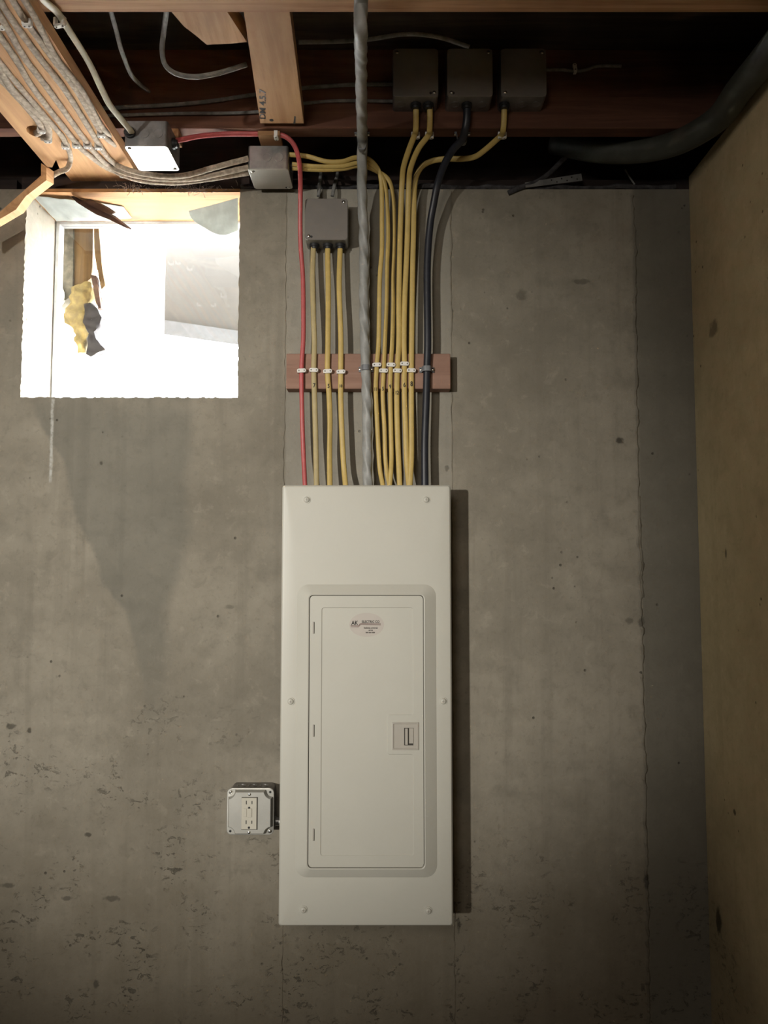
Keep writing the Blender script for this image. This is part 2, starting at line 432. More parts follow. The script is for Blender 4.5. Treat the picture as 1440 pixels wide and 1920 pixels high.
def sweep(path, w, t, hint=(0, -1, -0.8), n=10, seg=7, lobes=0, lobe=0.0, twist=0.0, rolls=None, jit=0.0):
    """oval cable section carried along the path; w across, t thick; rolls turns the flat side"""
    pts = smooth_path(path, seg) if seg > 1 else list(path)
    hint = Vector(hint).normalized(); loops = []; L = 0.0
    for i, p in enumerate(pts):
        T = (pts[min(i + 1, len(pts) - 1)] - pts[max(i - 1, 0)]).normalized()
        N = hint - hint.dot(T) * T
        N = N.normalized() if N.length > 0.05 else T.orthogonal().normalized()
        S = T.cross(N)
        if i: L += (p - pts[i - 1]).length
        ang = twist * L
        if rolls:
            u = i / (len(pts) - 1) * (len(rolls) - 1); k = min(int(u), len(rolls) - 2)
            ang += math.radians(rolls[k] * (1 - (u - k)) + rolls[k + 1] * (u - k))
        S2 = S * math.cos(ang) + N * math.sin(ang); N2 = N * math.cos(ang) - S * math.sin(ang)
        loop = []
        for j in range(n):
            a = 2 * math.pi * j / n; q = 1 + (lobe * math.cos(lobes * a) if lobes else 0)
            if jit: q *= 1 + random.uniform(-jit, jit)
            ca, sa = math.cos(a), math.sin(a)
            ca = math.copysign(abs(ca) ** 0.8, ca); sa = math.copysign(abs(sa) ** 0.8, sa)
            loop.append(p + S2 * (w / 2 * q * ca) + N2 * (t / 2 * q * sa))
        loops.append(loop)
    return MB().bridge(loops, cap0=True, cap1=True)

def text_mesh(txt, size, font_scale=1.0, extr=0.00008):
    c = bpy.data.curves.new('t', 'FONT'); c.body = txt; c.size = size; c.offset = size * .022
    c.align_x = 'CENTER'; c.align_y = 'CENTER'; c.extrude = extr; c.resolution_u = 3
    o = bpy.data.objects.new('t', c); COL.objects.link(o)
    bpy.context.view_layer.update()
    me = bpy.data.meshes.new_from_object(o)
    vs = [v.co.copy() for v in me.vertices]; fs = [tuple(p.vertices) for p in me.polygons]
    bpy.data.objects.remove(o, do_unlink=True); bpy.data.curves.remove(c); bpy.data.meshes.remove(me)
    return vs, fs
def lettering(txt, size, pos, mat, parent, rot=0.0, name='lettering', sx=1.0, normal='front', thin=0.0):
    vs, fs = text_mesh(txt, size); ca, sa = math.cos(rot), math.sin(rot); out = []
    for v in vs:
        u, w = v.x * sx, v.y; u, w = u * ca - w * sa, u * sa + w * ca
        out.append(Vector(pos) + (Vector((u, -v.z, w)) if normal == 'front' else Vector((u, -w, v.z))))
    b = MB(); b.add(out, fs)
    return b.build(name, mat, parent, smooth=0)

# ------------------------------------------------------------------ the setting
H_WALL, H_JOIST, H_SUB = 0.915, 0.970, 1.154       # above the eye
XL, XR = -4.0, 0.748
YB = -7.0
wl = P(44, 560, 0).x; wr = P(447.5, 560, 0).x; wb = P(0, 745, 0).z; wt = EYE + H_WALL

BASE = {}
def jitter_line(a, b, n, amp):       # chipped arris in front, straight at the outer face
    out = []
    for i in range(n):
        t = i / n; p = Vector(a).lerp(Vector(b), t); k = amp if i else 0
        q = (p.x + random.uniform(-k, k), p.y + random.uniform(-k, k)); BASE[q] = (p.x, p.y); out.append(q)
    return out
# back wall with the window opening cut through the top of the pour
outline = [(XL, 0)] + [(XR + .2, 0), (XR + .2, wt)]
outline += [(wr, wt)] + jitter_line((wr, wt), (wr, wb), 60, 0.0014)[1:]
outline += jitter_line((wr, wb), (wl, wb), 70, 0.0016)
outline += jitter_line((wl, wb), (wl, wt), 70, 0.0018)
outline += [(wl, wt), (XL, wt)]
b = MB()
hole_n = len(outline)
def xz_wall(u, v, d):
    if d > 0.001: u, v = BASE.get((u, v), (u, v))
    return Vector((u, d, v))
b.prism(outline, xz_wall, 0.0, 0.008)
bb = MB(); bb.prism([BASE.get(p, p) for p in outline], xz, 0.008, 0.20); b.add(bb.v, bb.f)
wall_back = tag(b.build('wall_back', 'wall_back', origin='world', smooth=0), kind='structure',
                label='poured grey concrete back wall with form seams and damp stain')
# form-panel seams: ragged fins left by the shuttering
def seam(pxs, w, prom, step=0.006, amp=0.003, name='form_seam', gaps=0.0):
    pts = [P(x, y, 0) for x, y in pxs]
    L = []
    for a, c in zip(pts, pts[1:]):
        n = max(2, int((c - a).length / step))
        for i in range(n): L.append(a.lerp(c, i / n))
    L.append(pts[-1]); b = MB(); vs = []
    for p in L:
        j = mnoise.noise(Vector((p.x * 9, 3.3, p.z * 45))) ; k = mnoise.noise(Vector((p.x * 5, 8.1, p.z * 140)))
        ww = w * (0.65 + 0.7 * abs(k)); pr = prom * (0.3 + 1.1 * abs(j) + .5 * abs(k)); x = p.x + amp * j
        vs += [Vector((x - ww, 0.0004, p.z)), Vector((x - ww * .3, -pr, p.z)), Vector((x + ww * .3, -pr * .8, p.z)), Vector((x + ww, 0.0004, p.z))]
    fs = []
    for i in range(len(L) - 1):
        for q in range(3): fs.append((i * 4 + q, i * 4 + q + 1, i * 4 + 5 + q, i * 4 + 4 + q))
    b.add(vs, fs); return b.build(name, 'wall_back', wall_back, smooth=0)
seam([(537, 360), (535, 640), (532, 905), (530, 1740), (529, 1940)], 0.0016, 0.0022)
seam([(846, 358), (846, 640), (848, 905), (852, 1740), (853, 1940)], 0.0028, 0.0026)
seam([(1184, 368), (1191, 470), (1192, 700), (1196, 930), (1204, 1250), (1212, 1600), (1217, 1940)], 0.0050, 0.0085, amp=0.005)
seam([(1197, 930), (1200, 1010), (1203, 1120)], 0.0080, 0.0060, amp=0.004)

b = MB(); b.box((XR + .10, YB / 2 - .001, (EYE + .945) / 2), (0.20, -YB, EYE + .948))
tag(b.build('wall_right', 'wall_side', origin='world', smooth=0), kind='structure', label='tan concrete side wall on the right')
b = MB(); b.box((XL - .1, YB / 2, 1.31), (0.20, -YB, 2.62))
tag(b.build('wall_left', 'floor', origin='world', smooth=0), kind='structure')
b = MB(); b.box(((XL + XR) / 2, YB - .1, 1.31), (XR - XL + .4, 0.20, 2.62))
tag(b.build('wall_front', 'floor', origin='world', smooth=0), kind='structure')
b = MB(); b.box(((XL + XR) / 2, YB / 2, -.05), (XR - XL + .4, -YB + .4, 0.10))
tag(b.build('floor', 'floor', origin='world', smooth=0), kind='structure')

ceiling = empty('ceiling', (0, 0, EYE + H_SUB), kind='structure')
b = MB(); b.box(((XL + XR) / 2, YB / 2 + .1, EYE + H_SUB + .015), (XR - XL + 1.0, -YB + .6, 0.03)); b.build('subfloor', 'subfloor', ceiling, smooth=0)
JF = P(0, 0, 0)
for i in range(18):
    yf = -0.1725 - 0.3985 * i
    if yf < YB + .1: break
    b = MB(); b.box(((XL + XR) / 2 + .1, yf + .019, EYE + (H_JOIST + H_SUB) / 2), (XR - XL + .6, 0.038, H_SUB - H_JOIST), bevel=0.002)
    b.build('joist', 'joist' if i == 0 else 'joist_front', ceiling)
# rim behind the wall top, sill plate on the wall
b = MB(); b.box(((XL + XR) / 2, 0.115, EYE + 1.055), (XR - XL + .6, 0.038, 0.205)); b.build('rim_joist', 'rim', ceiling, smooth=0)
b = MB(); b.box((XL / 2 + wl / 2 - .02, 0.10, EYE + H_WALL + .02), (wl - XL - .04, 0.14, 0.038)); b.build('sill_plate', 'rim', ceiling, smooth=0)
b = MB(); b.box(((wr + XR) / 2 + .09, 0.10, EYE + H_WALL + .02), (XR - wr + .16, 0.14, 0.038)); b.build('sill_plate', 'rim', ceiling, smooth=0)
b = MB(); b.box((XR + .11, YB / 2, EYE + 1.05), (0.038, -YB + .4, 0.215)); b.build('rim_joist', 'rim', ceiling, smooth=0)
b = MB(); b.box(((XL + XR) / 2, 0.19, EYE + 1.038), (XR - XL + 1.0, 0.02, 0.26)); b.build('sheathing', 'rim', ceiling, smooth=0)

# dusty seal along the top of the wall
def seal_strip(px0, px1, yy, r):
    pts = []; x = px0
    while x < px1:
        pts.append(P(x, yy + random.uniform(-1.5, 1.5), 0.004) + Vector((0, random.uniform(-.004, .004), 0))); x += 22
    return sweep(pts, r * 2, r * 2, n=7, seg=3, jit=0.18)
seal_strip(452, 1268, 351, 0.0055).build('sill_seal', 'seal', wall_back)

# window: header plank, vinyl frame, panes
win = empty('window_1', ((wl + wr) / 2, 0.1, wb), kind='structure', label='small basement window opening blown out by daylight')
b = MB()
hv = [(wl + .001, 0.003), (wr - .001, 0.003), (wr - .001, 0.165), (wl + .001, 0.165)]
b.prism(hv, xy, EYE + H_WALL - .006, EYE + H_WALL + .003); b.build('header_plank', 'header', win)
b = MB(); b.box(((wl + wr) / 2, 0.09, EYE + H_WALL + .021), (wr - wl + .04, 0.150, 0.034)); b.build('sill_plate', 'rim', win, smooth=0)
fy = 0.165
fl = P(102, 560, fy).x; ft = P(0, 420, fy).z
def bar(x0, x1, z0, z1, y0, y1, name='frame_bar', mat='vinyl'):
    b = MB(); b.box(((x0 + x1) / 2, (y0 + y1) / 2, (z0 + z1) / 2), (x1 - x0, y1 - y0, z1 - z0), bevel=0.0015); return b.build(name, mat, win)
xa = wl + 0.002; xb = wr - 0.002; za = wb + .002; zb = wt - .002
pl = P(108, 560, fy).x; pm = P(303, 560, fy).x
bar(xa, pl, za, zb, fy, fy + .03); bar(xb - .012, xb, za, zb, fy, fy + .03)
bar(pl, xb - .012, ft, zb, fy, fy + .03); bar(pl, xb - .012, za, za + .02, fy, fy + .03)
bar(pm - .016, pm, za + .02, ft, fy, fy + .03)
b = MB(); b.box(((pl + pm) / 2 - .008, fy + .015, (za + .02 + ft) / 2), (pm - .016 - pl, .003, ft - za - .02)); b.build('pane', 'glass', win, smooth=0)
b = MB(); b.box(((pm + xb - .012) / 2, fy + .015, (za + .02 + ft) / 2), (xb - .012 - pm, .003, ft - za - .02)); b.build('pane', 'glass', win, smooth=0)
# ground outside
b = MB(); b.box((0, 10.2, wb - .10), (40, 20, .04)); tag(b.build('ground', 'ground', origin='world', smooth=0), kind='structure')

# ------------------------------------------------------------------ helpers for boxes, staples
def R_down(): return Matrix.Rotation(math.radians(90), 4, 'X')
def make_box(name, label, center, W, Hh, D, mats, facing, knock, conns, screws, cat='junction box', group='junction boxes', cover_inset=0.0):
    """local frame: back on y=0, cover towards -y. knock/conns: (side, offset)"""
    body_m, cover_m = mats
    parts = []
    b = MB()
    o0 = [Vector((x, 0, z)) for x, z in rrect(0, 0, W, Hh, .006, 3)]
    o1 = [Vector((x, -D, z)) for x, z in rrect(0, 0, W, Hh, .006, 3)]
    i1 = [Vector((x, -D, z)) for x, z in rrect(0, 0, W - .004, Hh - .004, .005, 3)]
    i0 = [Vector((x, -.004, z)) for x, z in rrect(0, 0, W - .004, Hh - .004, .005, 3)]
    b.bridge([o0, o1, i1, i0], cap0=True, cap1=True); parts.append(('body', b, body_m, None))
    b = MB(); w2, h2 = W - cover_inset, Hh - cover_inset
    b.bridge([[Vector((x, -D, z)) for x, z in rrect(0, 0, w2, h2, .008, 4)],
              [Vector((x, -D - .0012, z)) for x, z in rrect(0, 0, w2, h2, .008, 4)],
              [Vector((x, -D - .0018, z)) for x, z in rrect(0, 0, w2 - .0012, h2 - .0012, .0075, 4)]], cap0=True, cap1=True)
    parts.append(('cover', b, cover_m, None))
    for sx, sz, dx in screws:
        b = MB(); c = Vector((sx * (W / 2 - .009), -D - .0018, sz * (Hh / 2 - .009)))
        b.cyl(c, c + Vector((0, -.0015, 0)), .0038, 12, dome=.0015); parts.append(('screw', b, 'screw', 'cover'))
        b = MB(); k = c + Vector((dx * .0085, -.0002, .001 * sz)); b.cyl(k + Vector((0, .0004, 0)), k, .0030, 10); parts.append(('screw_slot', b, 'black', 'cover'))
    SD = {'bottom': Vector((0, 0, -1)), 'top': Vector((0, 0, 1)), 'left': Vector((-1, 0, 0)), 'right': Vector((1, 0, 0))}
    for side, off in knock:
        nrm = SD[side]; c = nrm * (Hh / 2 if nrm.z else W / 2) + (Vector((off, 0, 0)) if nrm.z else Vector((0, 0, off))) + Vector((0, -D * .5, 0))
        b = MB(); b.ring(c, nrm, .0088, .0105, .0009, 18); b.cyl(c, c + nrm * .0005, .0088, 18); parts.append(('knockout', b, body_m, 'body'))
    for side, off in conns:
        nrm = SD[side]; c = nrm * (Hh / 2 if nrm.z else W / 2) + (Vector((off, 0, 0)) if nrm.z else Vector((0, 0, off))) + Vector((0, -D * .5, 0))
        b = MB(); b.cyl(c, c + nrm * .006, .0120, 18); b.cyl(c + nrm * .006, c + nrm * .011, .0095, 18, r2=.0085); parts.append(('cable_bushing', b, 'black', 'body'))
    R = Matrix.Identity(4) if facing == 'front' else R_down()
    MT = Matrix.Translation(Vector(center)) @ R
    root = empty(name, MT @ Vector((0, 0, 0)), label, cat, group)
    made = {}
    for nm, b, mat, par in parts:
        b.v = [MT @ v for v in b.v]
        o = b.build(nm, mat, made.get(par, root)); made.setdefault(nm, o)
    return root

def stadium(w, h, n=5):
    return rrect(0, 0, w, h, h / 2 - 1e-5, n)
def staple_meshes(w=0.0215, h=0.0098, clear=0.0055):
    b = MB(); o = stadium(w, h)
    l0 = [Vector((x, -clear, z)) for x, z in o]; l1 = [Vector((x, -clear - .0022, z)) for x, z in o]
    l2 = [Vector((x, -clear - .0030, z)) for x, z in stadium(w - .002, h - .002)]
    b.bridge([l0, l1, l2], cap0=True, cap1=True)
    for s in (-1, 1): b.box((s * (w / 2 - .0025), -clear / 2, 0), (.0042, clear, h * .8))
    return b
STAPLE = None
def staple(pos, label, group, rot=None, scale=1.0, w=0.0215, clear=0.0055, mat='white', h=.0098, name='cable_staple'):
    MT = Matrix.Translation(pos) @ (rot if rot else Matrix.Identity(4)) @ Matrix.Scale(scale, 4)
    root = empty(name, pos, label, 'cable clip', group)
    b = staple_meshes(w, h, clear); b.v = [MT @ v for v in b.v]; b.build('strap', mat, root)
    for s in (-1, 1):
        c = Vector((s * (w / 2 - .0045), -clear - .0030, 0)); q = MB()
        q.cyl(c, c + Vector((0, -.0007, 0)), .0017, 8, dome=.0006); q.v = [MT @ v for v in q.v]; q.build('nail_head', 'galv_dark', root)
    return root

# ------------------------------------------------------------------ breaker panel
PF = -0.10                                   # cover face
pxl = (P(529, 909, PF).x + P(522, 1737, PF).x) / 2; pxr = (P(845, 909, PF).x + P(850, 1737, PF).x) / 2
pzt, pzb = P(0, 909.5, PF).z, P(0, 1737, PF).z
pcx, pcz, pw, ph = (pxl + pxr) / 2, (pzt + pzb) / 2, pxr - pxl, pzt - pzb
panel = empty('breaker_panel', (pcx, 0, pzb), 'tall cream-white electrical breaker panel with closed door on the concrete wall', 'breaker panel')
b = MB(); b.box((pcx, PF / 2 + .0035, pcz), (pw - .022, -PF - .009, ph - .022), bevel=.002); b.build('enclosure', 'galv_dark', panel)
# flat cover with a shallow turned edge
def loop(cx, cz, w, h, r, y, n=6): return [Vector((x, y, z)) for x, z in rrect(cx, cz, w, h, r, n)]
fo = [(pcx, 0)]
def pxbox(x0, y0, x1, y1, yy):
    a, c = P(x0, y0, yy), P(x1, y1, yy); return (a.x + c.x) / 2, (a.z + c.z) / 2, c.x - a.x, a.z - c.z
ox, oz, ow, oh = pxbox(555, 1096, 817, 1645, PF); 
ix, iz, iw, ih = pxbox(577, 1114, 797, 1630, PF - .012)
ox = ix = pcx + .0006
b = MB()
b.bridge([loop(pcx, pcz, pw, ph, .006, PF + .016), loop(pcx, pcz, pw, ph, .006, PF + .0045), loop(pcx, pcz, pw - .006, ph - .006, .005, PF + .0008),
          loop(pcx, pcz, pw - .014, ph - .014, .004, PF), loop(ox, oz, ow, oh, .026, PF)])
b.bridge([loop(pcx, pcz, pw - .003, ph - .003, .005, PF + .016), loop(ox, oz, ow, oh, .026, PF + .003)])
b.build('cover', 'enamel', panel, smooth=25)
b = MB()
b.bridge([loop(ox, oz, ow + .0004, oh + .0004, .026, PF), loop(ox, oz, ow - .004, oh - .004, .025, PF - .0015), loop(ix, iz, iw + .005, ih + .005, .012, PF - .0112),
          loop(ix, iz, iw, ih, .010, PF - .0125), loop(ix, iz, iw - .004, ih - .004, .009, PF - .0118), loop(ix, iz, iw - .005, ih - .005, .009, PF - .006)])
b.build('raised_trim', 'enamel', panel, smooth=40)
# door with a pressed field stepped around the latch
DY = PF - .0105
dw, dh = iw - .0075, ih - .0075
door_out = rrect(ix, iz, dw, dh, .0085, 6)
e0 = P(603, 1139, DY); e1 = P(776, 1605, DY); nl = P(727, 1341, DY); nb = P(727, 1414, DY)
emb = [(e0.x, e0.z), (e0.x, e1.z), (e1.x, e1.z), (e1.x, nb.z), (nl.x, nb.z), (nl.x, nl.z), (e1.x, nl.z), (e1.x, e0.z)]
emb = round_poly(emb, .006, 4)
inn = offset_poly(emb, .0016)
b = MB(); b.sheet(door_out, xz, DY, [emb]); b.sheet(inn, xz, DY + .0014)
b.bridge([[Vector((x, DY, z)) for x, z in emb], [Vector((x, DY + .0014, z)) for x, z in inn]])
b.bridge([[Vector((x, DY, z)) for x, z in door_out], [Vector((x, DY + .004, z)) for x, z in rrect(ix, iz, dw + .0012, dh + .0012, .009, 6)]])
door = b.build('door', 'enamel', panel, smooth=25)
b = MB(); b.box((ix, PF - .005, iz), (iw - .001, .002, ih - .001)); b.build('door_gap', 'groove', panel, smooth=0)
for y in (1177, 1370, 1565):
    c = P(587.5, y, DY); b = MB(); b.box((c.x, DY - .0004, c.z), (.0032, .0012, .0265), bevel=.0004); h = b.build('hinge', 'latch', door)
    b = MB(); b.box((c.x + .0017, DY - .0005, c.z), (.0011, .0016, .0255)); b.build('hinge_slot', 'groove', door, smooth=0)
lc = P(760, 1380, DY); lw, lh = .0585, .0600
latch = MB(); latch.bridge([loop(lc.x, lc.z, lw, lh, .0015, DY + .0005, 2), loop(lc.x, lc.z, lw, lh, .0015, DY - .0022, 2), loop(lc.x, lc.z, lw - .005, lh - .005, .001, DY - .0026, 2),
                            loop(lc.x, lc.z, lw - .009, lh - .009, .001, DY - .0008, 2)], cap0=True, cap1=True)
latch = latch.build('latch', 'latch', panel, smooth=20)
k = P(767, 1381, DY)
b = MB(); b.box((k.x - .0010, DY - .0012, k.z), (.0200, .0010, .0375)); b.build('latch_recess', 'groove', latch, smooth=0)
b = MB(); b.box((k.x - .0056, DY - .0034, k.z + .0005), (.0062, .0040, .0355), bevel=.0008); b.build('latch_lever', 'latch', latch)
b = MB(); b.box((k.x + .0048, DY - .0016, k.z + .0020), (.0098, .0016, .0330), bevel=.0004); b.build('latch_insert', 'latch', latch)
for (x, y) in ((575, 937), (799, 937), (545, 1315), (831, 1314.5), (569, 1705.5), (803, 1707.5)):
    c = P(x, y, PF); b = MB(); b.cyl(c + Vector((0, .0002, 0)), c + Vector((0, -.0015, 0)), .0088, 20); b.cyl(c + Vector((0, -.0015, 0)), c + Vector((0, -.0035, 0)), .0070, 20, r2=.0064, dome=.0022)
    s = b.build('cover_screw', 'enamel', panel, smooth=50)
    b = MB(); b.box(c + Vector((0, -.0057, 0)), (.0062, .0006, .0012)); b.box(c + Vector((0, -.0057, 0)), (.0012, .0006, .0062)); b.build('screw_slot', 'latch', s, smooth=0)
# sticker
sc = P(687.5, 1171.5, DY + .0014); SY = DY + .0012
b = MB(); ell = [(sc.x + .0385 * math.cos(a * math.pi / 24), sc.z + .0265 * math.sin(a * math.pi / 24)) for a in range(48)]
b.prism(ell, xz, SY, DY + .0016); st = b.build('sticker', 'sticker', panel, smooth=0); st['label'] = 'oval contractor sticker with brown stripes and black lettering'
def sp(px, py): return P(px, py, SY)
def at_st(px, py): p = sp(px, py); return Vector((p.x, SY - .0002, p.z))
lettering('AK', .0128, at_st(665, 1168.3), 'ink', st, sx=.85)
lettering('ELECTRIC CO', .0078, at_st(695, 1166), 'ink', st, sx=.82)
lettering('Residential, commercial', .0052, at_st(695, 1177.3), 'ink', st, sx=.62)
lettering('service', .0046, at_st(695, 1181.6), 'ink', st, sx=.75)
b = MB()
for g, (x0, nn) in enumerate(((686.4, 3), (692, 3), (697.6, 4))):
    for i in range(nn):
        p = at_st(x0 + i * 1.55, 1186); b.box(p + Vector((0, 0, 0)), (.0014, .0002, .0024))
b.build('lettering', 'ink', st, smooth=0)
def stripe(pts, w, mat):
    q = [at_st(*p) for p in pts]; b = MB(); vs = []
    for i, p in enumerate(q):
        T = (q[min(i + 1, len(q) - 1)] - q[max(i - 1, 0)]).normalized(); N = Vector((-T.z, 0, T.x)); vs += [p + N * w / 2, p - N * w / 2]
    b.add(vs, [(2 * i, 2 * i + 1, 2 * i + 3, 2 * i + 2) for i in range(len(q) - 1)]); b.build('stripe', mat, st, smooth=0)
for dy, w, m in ((0, .0014, 'ink_brown'), (2.1, .0009, 'ink_brown')):
    stripe([(657.5, 1173 + dy), (672, 1173.4 + dy), (674, 1171.5 + dy), (675.5, 1169.7 + dy), (677, 1169.2 + dy), (714, 1169.8 + dy)], w, m)

# ------------------------------------------------------------------ outlet box with receptacle
OB = P(468, 1524, -.066); oW = .1060; oH = .1030
root = empty('outlet_box', (OB.x, 0, OB.z - oH / 2), 'square steel outlet box with a double receptacle left of the breaker panel', 'outlet')
b = MB(); b.bridge([[Vector((x, 0, z)) for x, z in rrect(OB.x, OB.z, oW - .006, oH - .006, .010, 4)], [Vector((x, -.054, z)) for x, z in rrect(OB.x, OB.z, oW - .006, oH - .006, .010, 4)]], cap0=True, cap1=True)
body = b.build('body', 'galv_dark', root)
for dx in (-.026, 0, .026):
    b = MB(); c = Vector((OB.x + dx, -.026, OB.z + oH / 2 - .003)); b.ring(c, (0, 0, 1), .0085, .0103, .0008, 18); b.build('knockout', 'galv', body)
b = MB(); b.bridge([[Vector((x, -.054, z)) for x, z in rrect(OB.x, OB.z, oW, oH, .011, 5)], [Vector((x, -.0565, z)) for x, z in rrect(OB.x, OB.z, oW, oH, .011, 5)], [Vector((x, -.0572, z)) for x, z in rrect(OB.x, OB.z, oW - .002, oH - .002, .010, 5)]], cap0=True, cap1=True)
cov = b.build('cover_plate', 'alu', root)
def notched(w, h, r, n=6):
    pts = []
    for (sx, sz, a0) in ((1, 1, 270), (-1, 1, 0), (-1, -1, 90), (1, -1, 180)):
        arc = [(OB.x + sx * w / 2 + r * math.cos(math.radians(a0 - 90 * i / n)), OB.z + sz * h / 2 + r * math.sin(math.radians(a0 - 90 * i / n))) for i in range(n + 1)]
        pts += arc
    return pts
b = MB(); lo = notched(oW - .006, oH - .006, .0155); hi = notched(oW - .013, oH - .013, .0150)
b.bridge([[Vector((x, -.0568, z)) for x, z in lo], [Vector((x, -.0660, z)) for x, z in offset_poly(lo, .0022)], [Vector((x, -.0672, z)) for x, z in offset_poly(lo, .0036)]])
b.sheet(offset_poly(lo, .0036), xz, -.0672); b.build('raised_face', 'alu', cov, smooth=40)
for sx, sz in ((-1, 1), (1, 1), (-1, -1), (1, -1)):
    c = Vector((OB.x + sx * (oW / 2 - .0085), -.0572, OB.z + sz * (oH / 2 - .0085))); b = MB()
    if sx * sz < 0: b.cyl(c, c + Vector((0, -.0016, 0)), .0040, 12, dome=.0014); b.build('screw', 'screw', cov)
    else: b.cyl(c + Vector((0, .0004, 0)), c + Vector((0, -.0002, 0)), .0028, 12); b.build('screw_hole', 'black', cov)
    if sx * sz < 0:
        b = MB(); b.box(c + Vector((0, -.0032, 0)), (.0008, .0005, .0055)); b.build('screw_slot', 'black', cov, smooth=0)
RC = Vector((OB.x - .0005, -.0672, OB.z - .0008))
b = MB(); b.box(RC + Vector((.0008, .0000, 0)), (.0362, .0006, .0716)); b.build('receptacle_gap', 'groove', root, smooth=0)
b = MB(); b.box(RC + Vector((0, -.0010, 0)), (.0340, .0034, .0690), bevel=.0008); rec = b.build('receptacle', 'device', root)
for s in (1, -1):
    z0 = .0245 if s > 0 else -.0185
    for dx, hh in ((-.0063, .0080), (.0063, .0068)):
        b = MB(); b.box(RC + Vector((dx, -.0028, z0)), (.0018, .0006, hh)); b.build('slot', 'black', rec, smooth=0)
    b = MB(); q = RC + Vector((0, -.0026, z0 - .0118)); b.cyl(q, q + Vector((0, -.0005, 0)), .0026, 14); b.build('ground_hole', 'black', rec)
b = MB(); b.box(RC + Vector((.0012, -.0032, 0.002)), (.0100, .0020, .0190), bevel=.0006); b.build('reset_button', 'device', rec)
b = MB(); b.box(RC + Vector((-.0090, -.0030, 0.002)), (.0075, .0014, .0180), bevel=.0005); b.build('test_button', 'device', rec)
for s in (1, -1):
    c = Vector((RC.x, -.0674, RC.z + s * .0415)); b = MB(); b.cyl(c, c + Vector((0, -.001, 0)), .0030, 12, dome=.001); b.build('screw', 'screw', root)
    b = MB(); b.box(c + Vector((0, -.0021, 0)), (.0042, .0004, .0007)); b.build('screw_slot', 'black', root, smooth=0)
c0 = P(508, 1540, -.028); c1 = P(530, 1536, -.028)
b = MB(); b.cyl((c0.x, -.028, c0.z), (c1.x, -.028, c0.z), .0100, 18); b.cyl((c0.x + .004, -.028, c0.z), (c0.x + .011, -.028, c0.z), .0135, 6)
b.build('conduit_nipple', 'galv', root)

# ------------------------------------------------------------------ junction boxes
WC = P(612, 407, -.054)
make_box('junction_box', 'grey square junction box on the concrete wall above three yellow cables', (WC.x, 0, WC.z - .006), .1010, .1010, .054, ('galv', 'cover'), 'front',
         [], [('bottom', -.0305), ('bottom', .0020), ('bottom', .0320)], [(1, 1, -.25), (-1, -1, .75)])
JY = -.1725
for (px, lab, kn, co, sc_) in ((779, 'dark grey junction box on the joist with two yellow cables below', [('bottom', -.032)], [('bottom', .0015), ('bottom', .0290)], [(-1, 1, 0), (1, -1, -.9)]),
                               (880.5, 'middle dark grey junction box on the joist with the thick black cable below', [('bottom', -.030), ('bottom', .030)], [('bottom', -.004)], [(1, 1, 0), (-1, -1, .5)]),
                               (981, 'dark grey junction box on the joist nearest the right wall, one yellow cable below', [('bottom', .002), ('bottom', .031)], [('bottom', -.0385)], [(1, 1, -.3), (-1, -1, 0)])):
    a = P(px, 92, JY - .054); c = P(px, 182, JY - .054)
    make_box('junction_box', lab, (a.x, JY, (a.z + c.z) / 2), .0985, a.z - c.z, .054, ('galv_dark', 'cover'), 'front', kn, co, sc_)
ha = 0.890
a = PZ(233, 273, ha); c = PZ(338, 319.5, ha); n0 = PZ(316, 273, ha)
ax = (a.x + n0.x + PZ(258, 320, ha).x + c.x) / 4; ay = (a.y + c.y) / 2
boxA = make_box('junction_box', 'junction box under the joist with a bright shining cover facing down', (ax, ay, EYE + ha + .0545), .0925, c.y - a.y, .054, ('galv_dark', 'cover_zinc'), 'down',
         [('top', -.003), ('top', .026)], [('top', -.033), ('right', .01)], [(-1, 1, .2), (1, -1, -.8)])
hb = 0.905
a = PZ(461, 316.5, hb); c = PZ(553, 353.5, hb); n0 = PZ(540, 316.5, hb)
bx = (a.x + n0.x + PZ(478, 354, hb).x + c.x) / 4; by = (a.y + c.y) / 2
boxB = make_box('junction_box', 'junction box with dull cover facing down between dusty grey and yellow cables', (bx, by, EYE + hb + .0545), .0930, c.y - a.y, .054, ('galv', 'alu'), 'down',
         [('top', -.003), ('top', .024)], [('left', .01), ('right', .005)], [(-1, 1, .4), (1, -1, -.7)])
# blocks that carry the two hanging boxes
b = MB(); b.box((ax, -.1535, EYE + (ha + .0545 + H_JOIST) / 2), (.10, .036, H_JOIST - ha - .0545), bevel=.001); tag(b.build('mounting_block', 'joist_front'), 'short wood block between joist and the shining junction box', 'wood block', 'mounting blocks')
b = MB(); b.box((bx + .008, -.1200, EYE + (hb + .0545 + H_JOIST) / 2), (.05, .085, H_JOIST - hb - .0545), bevel=.001); tag(b.build('mounting_block', 'joist_front'), 'short wood block between joist and the dull-covered junction box', 'wood block', 'mounting blocks')

# ------------------------------------------------------------------ timber pieces
# wooden strip across the cables
s0 = P(537, 663, -.038); s1 = P(845, 729, -.038)
b = MB(); b.box(((s0.x + s1.x) / 2, -.019, (s0.z + s1.z) / 2), (s1.x - s0.x, .038, s0.z - s1.z), bevel=.0015)
tag(b.build('wooden_strip', 'strip'), 'short reddish wooden board fixed across the wall behind the stapled cables', 'board')
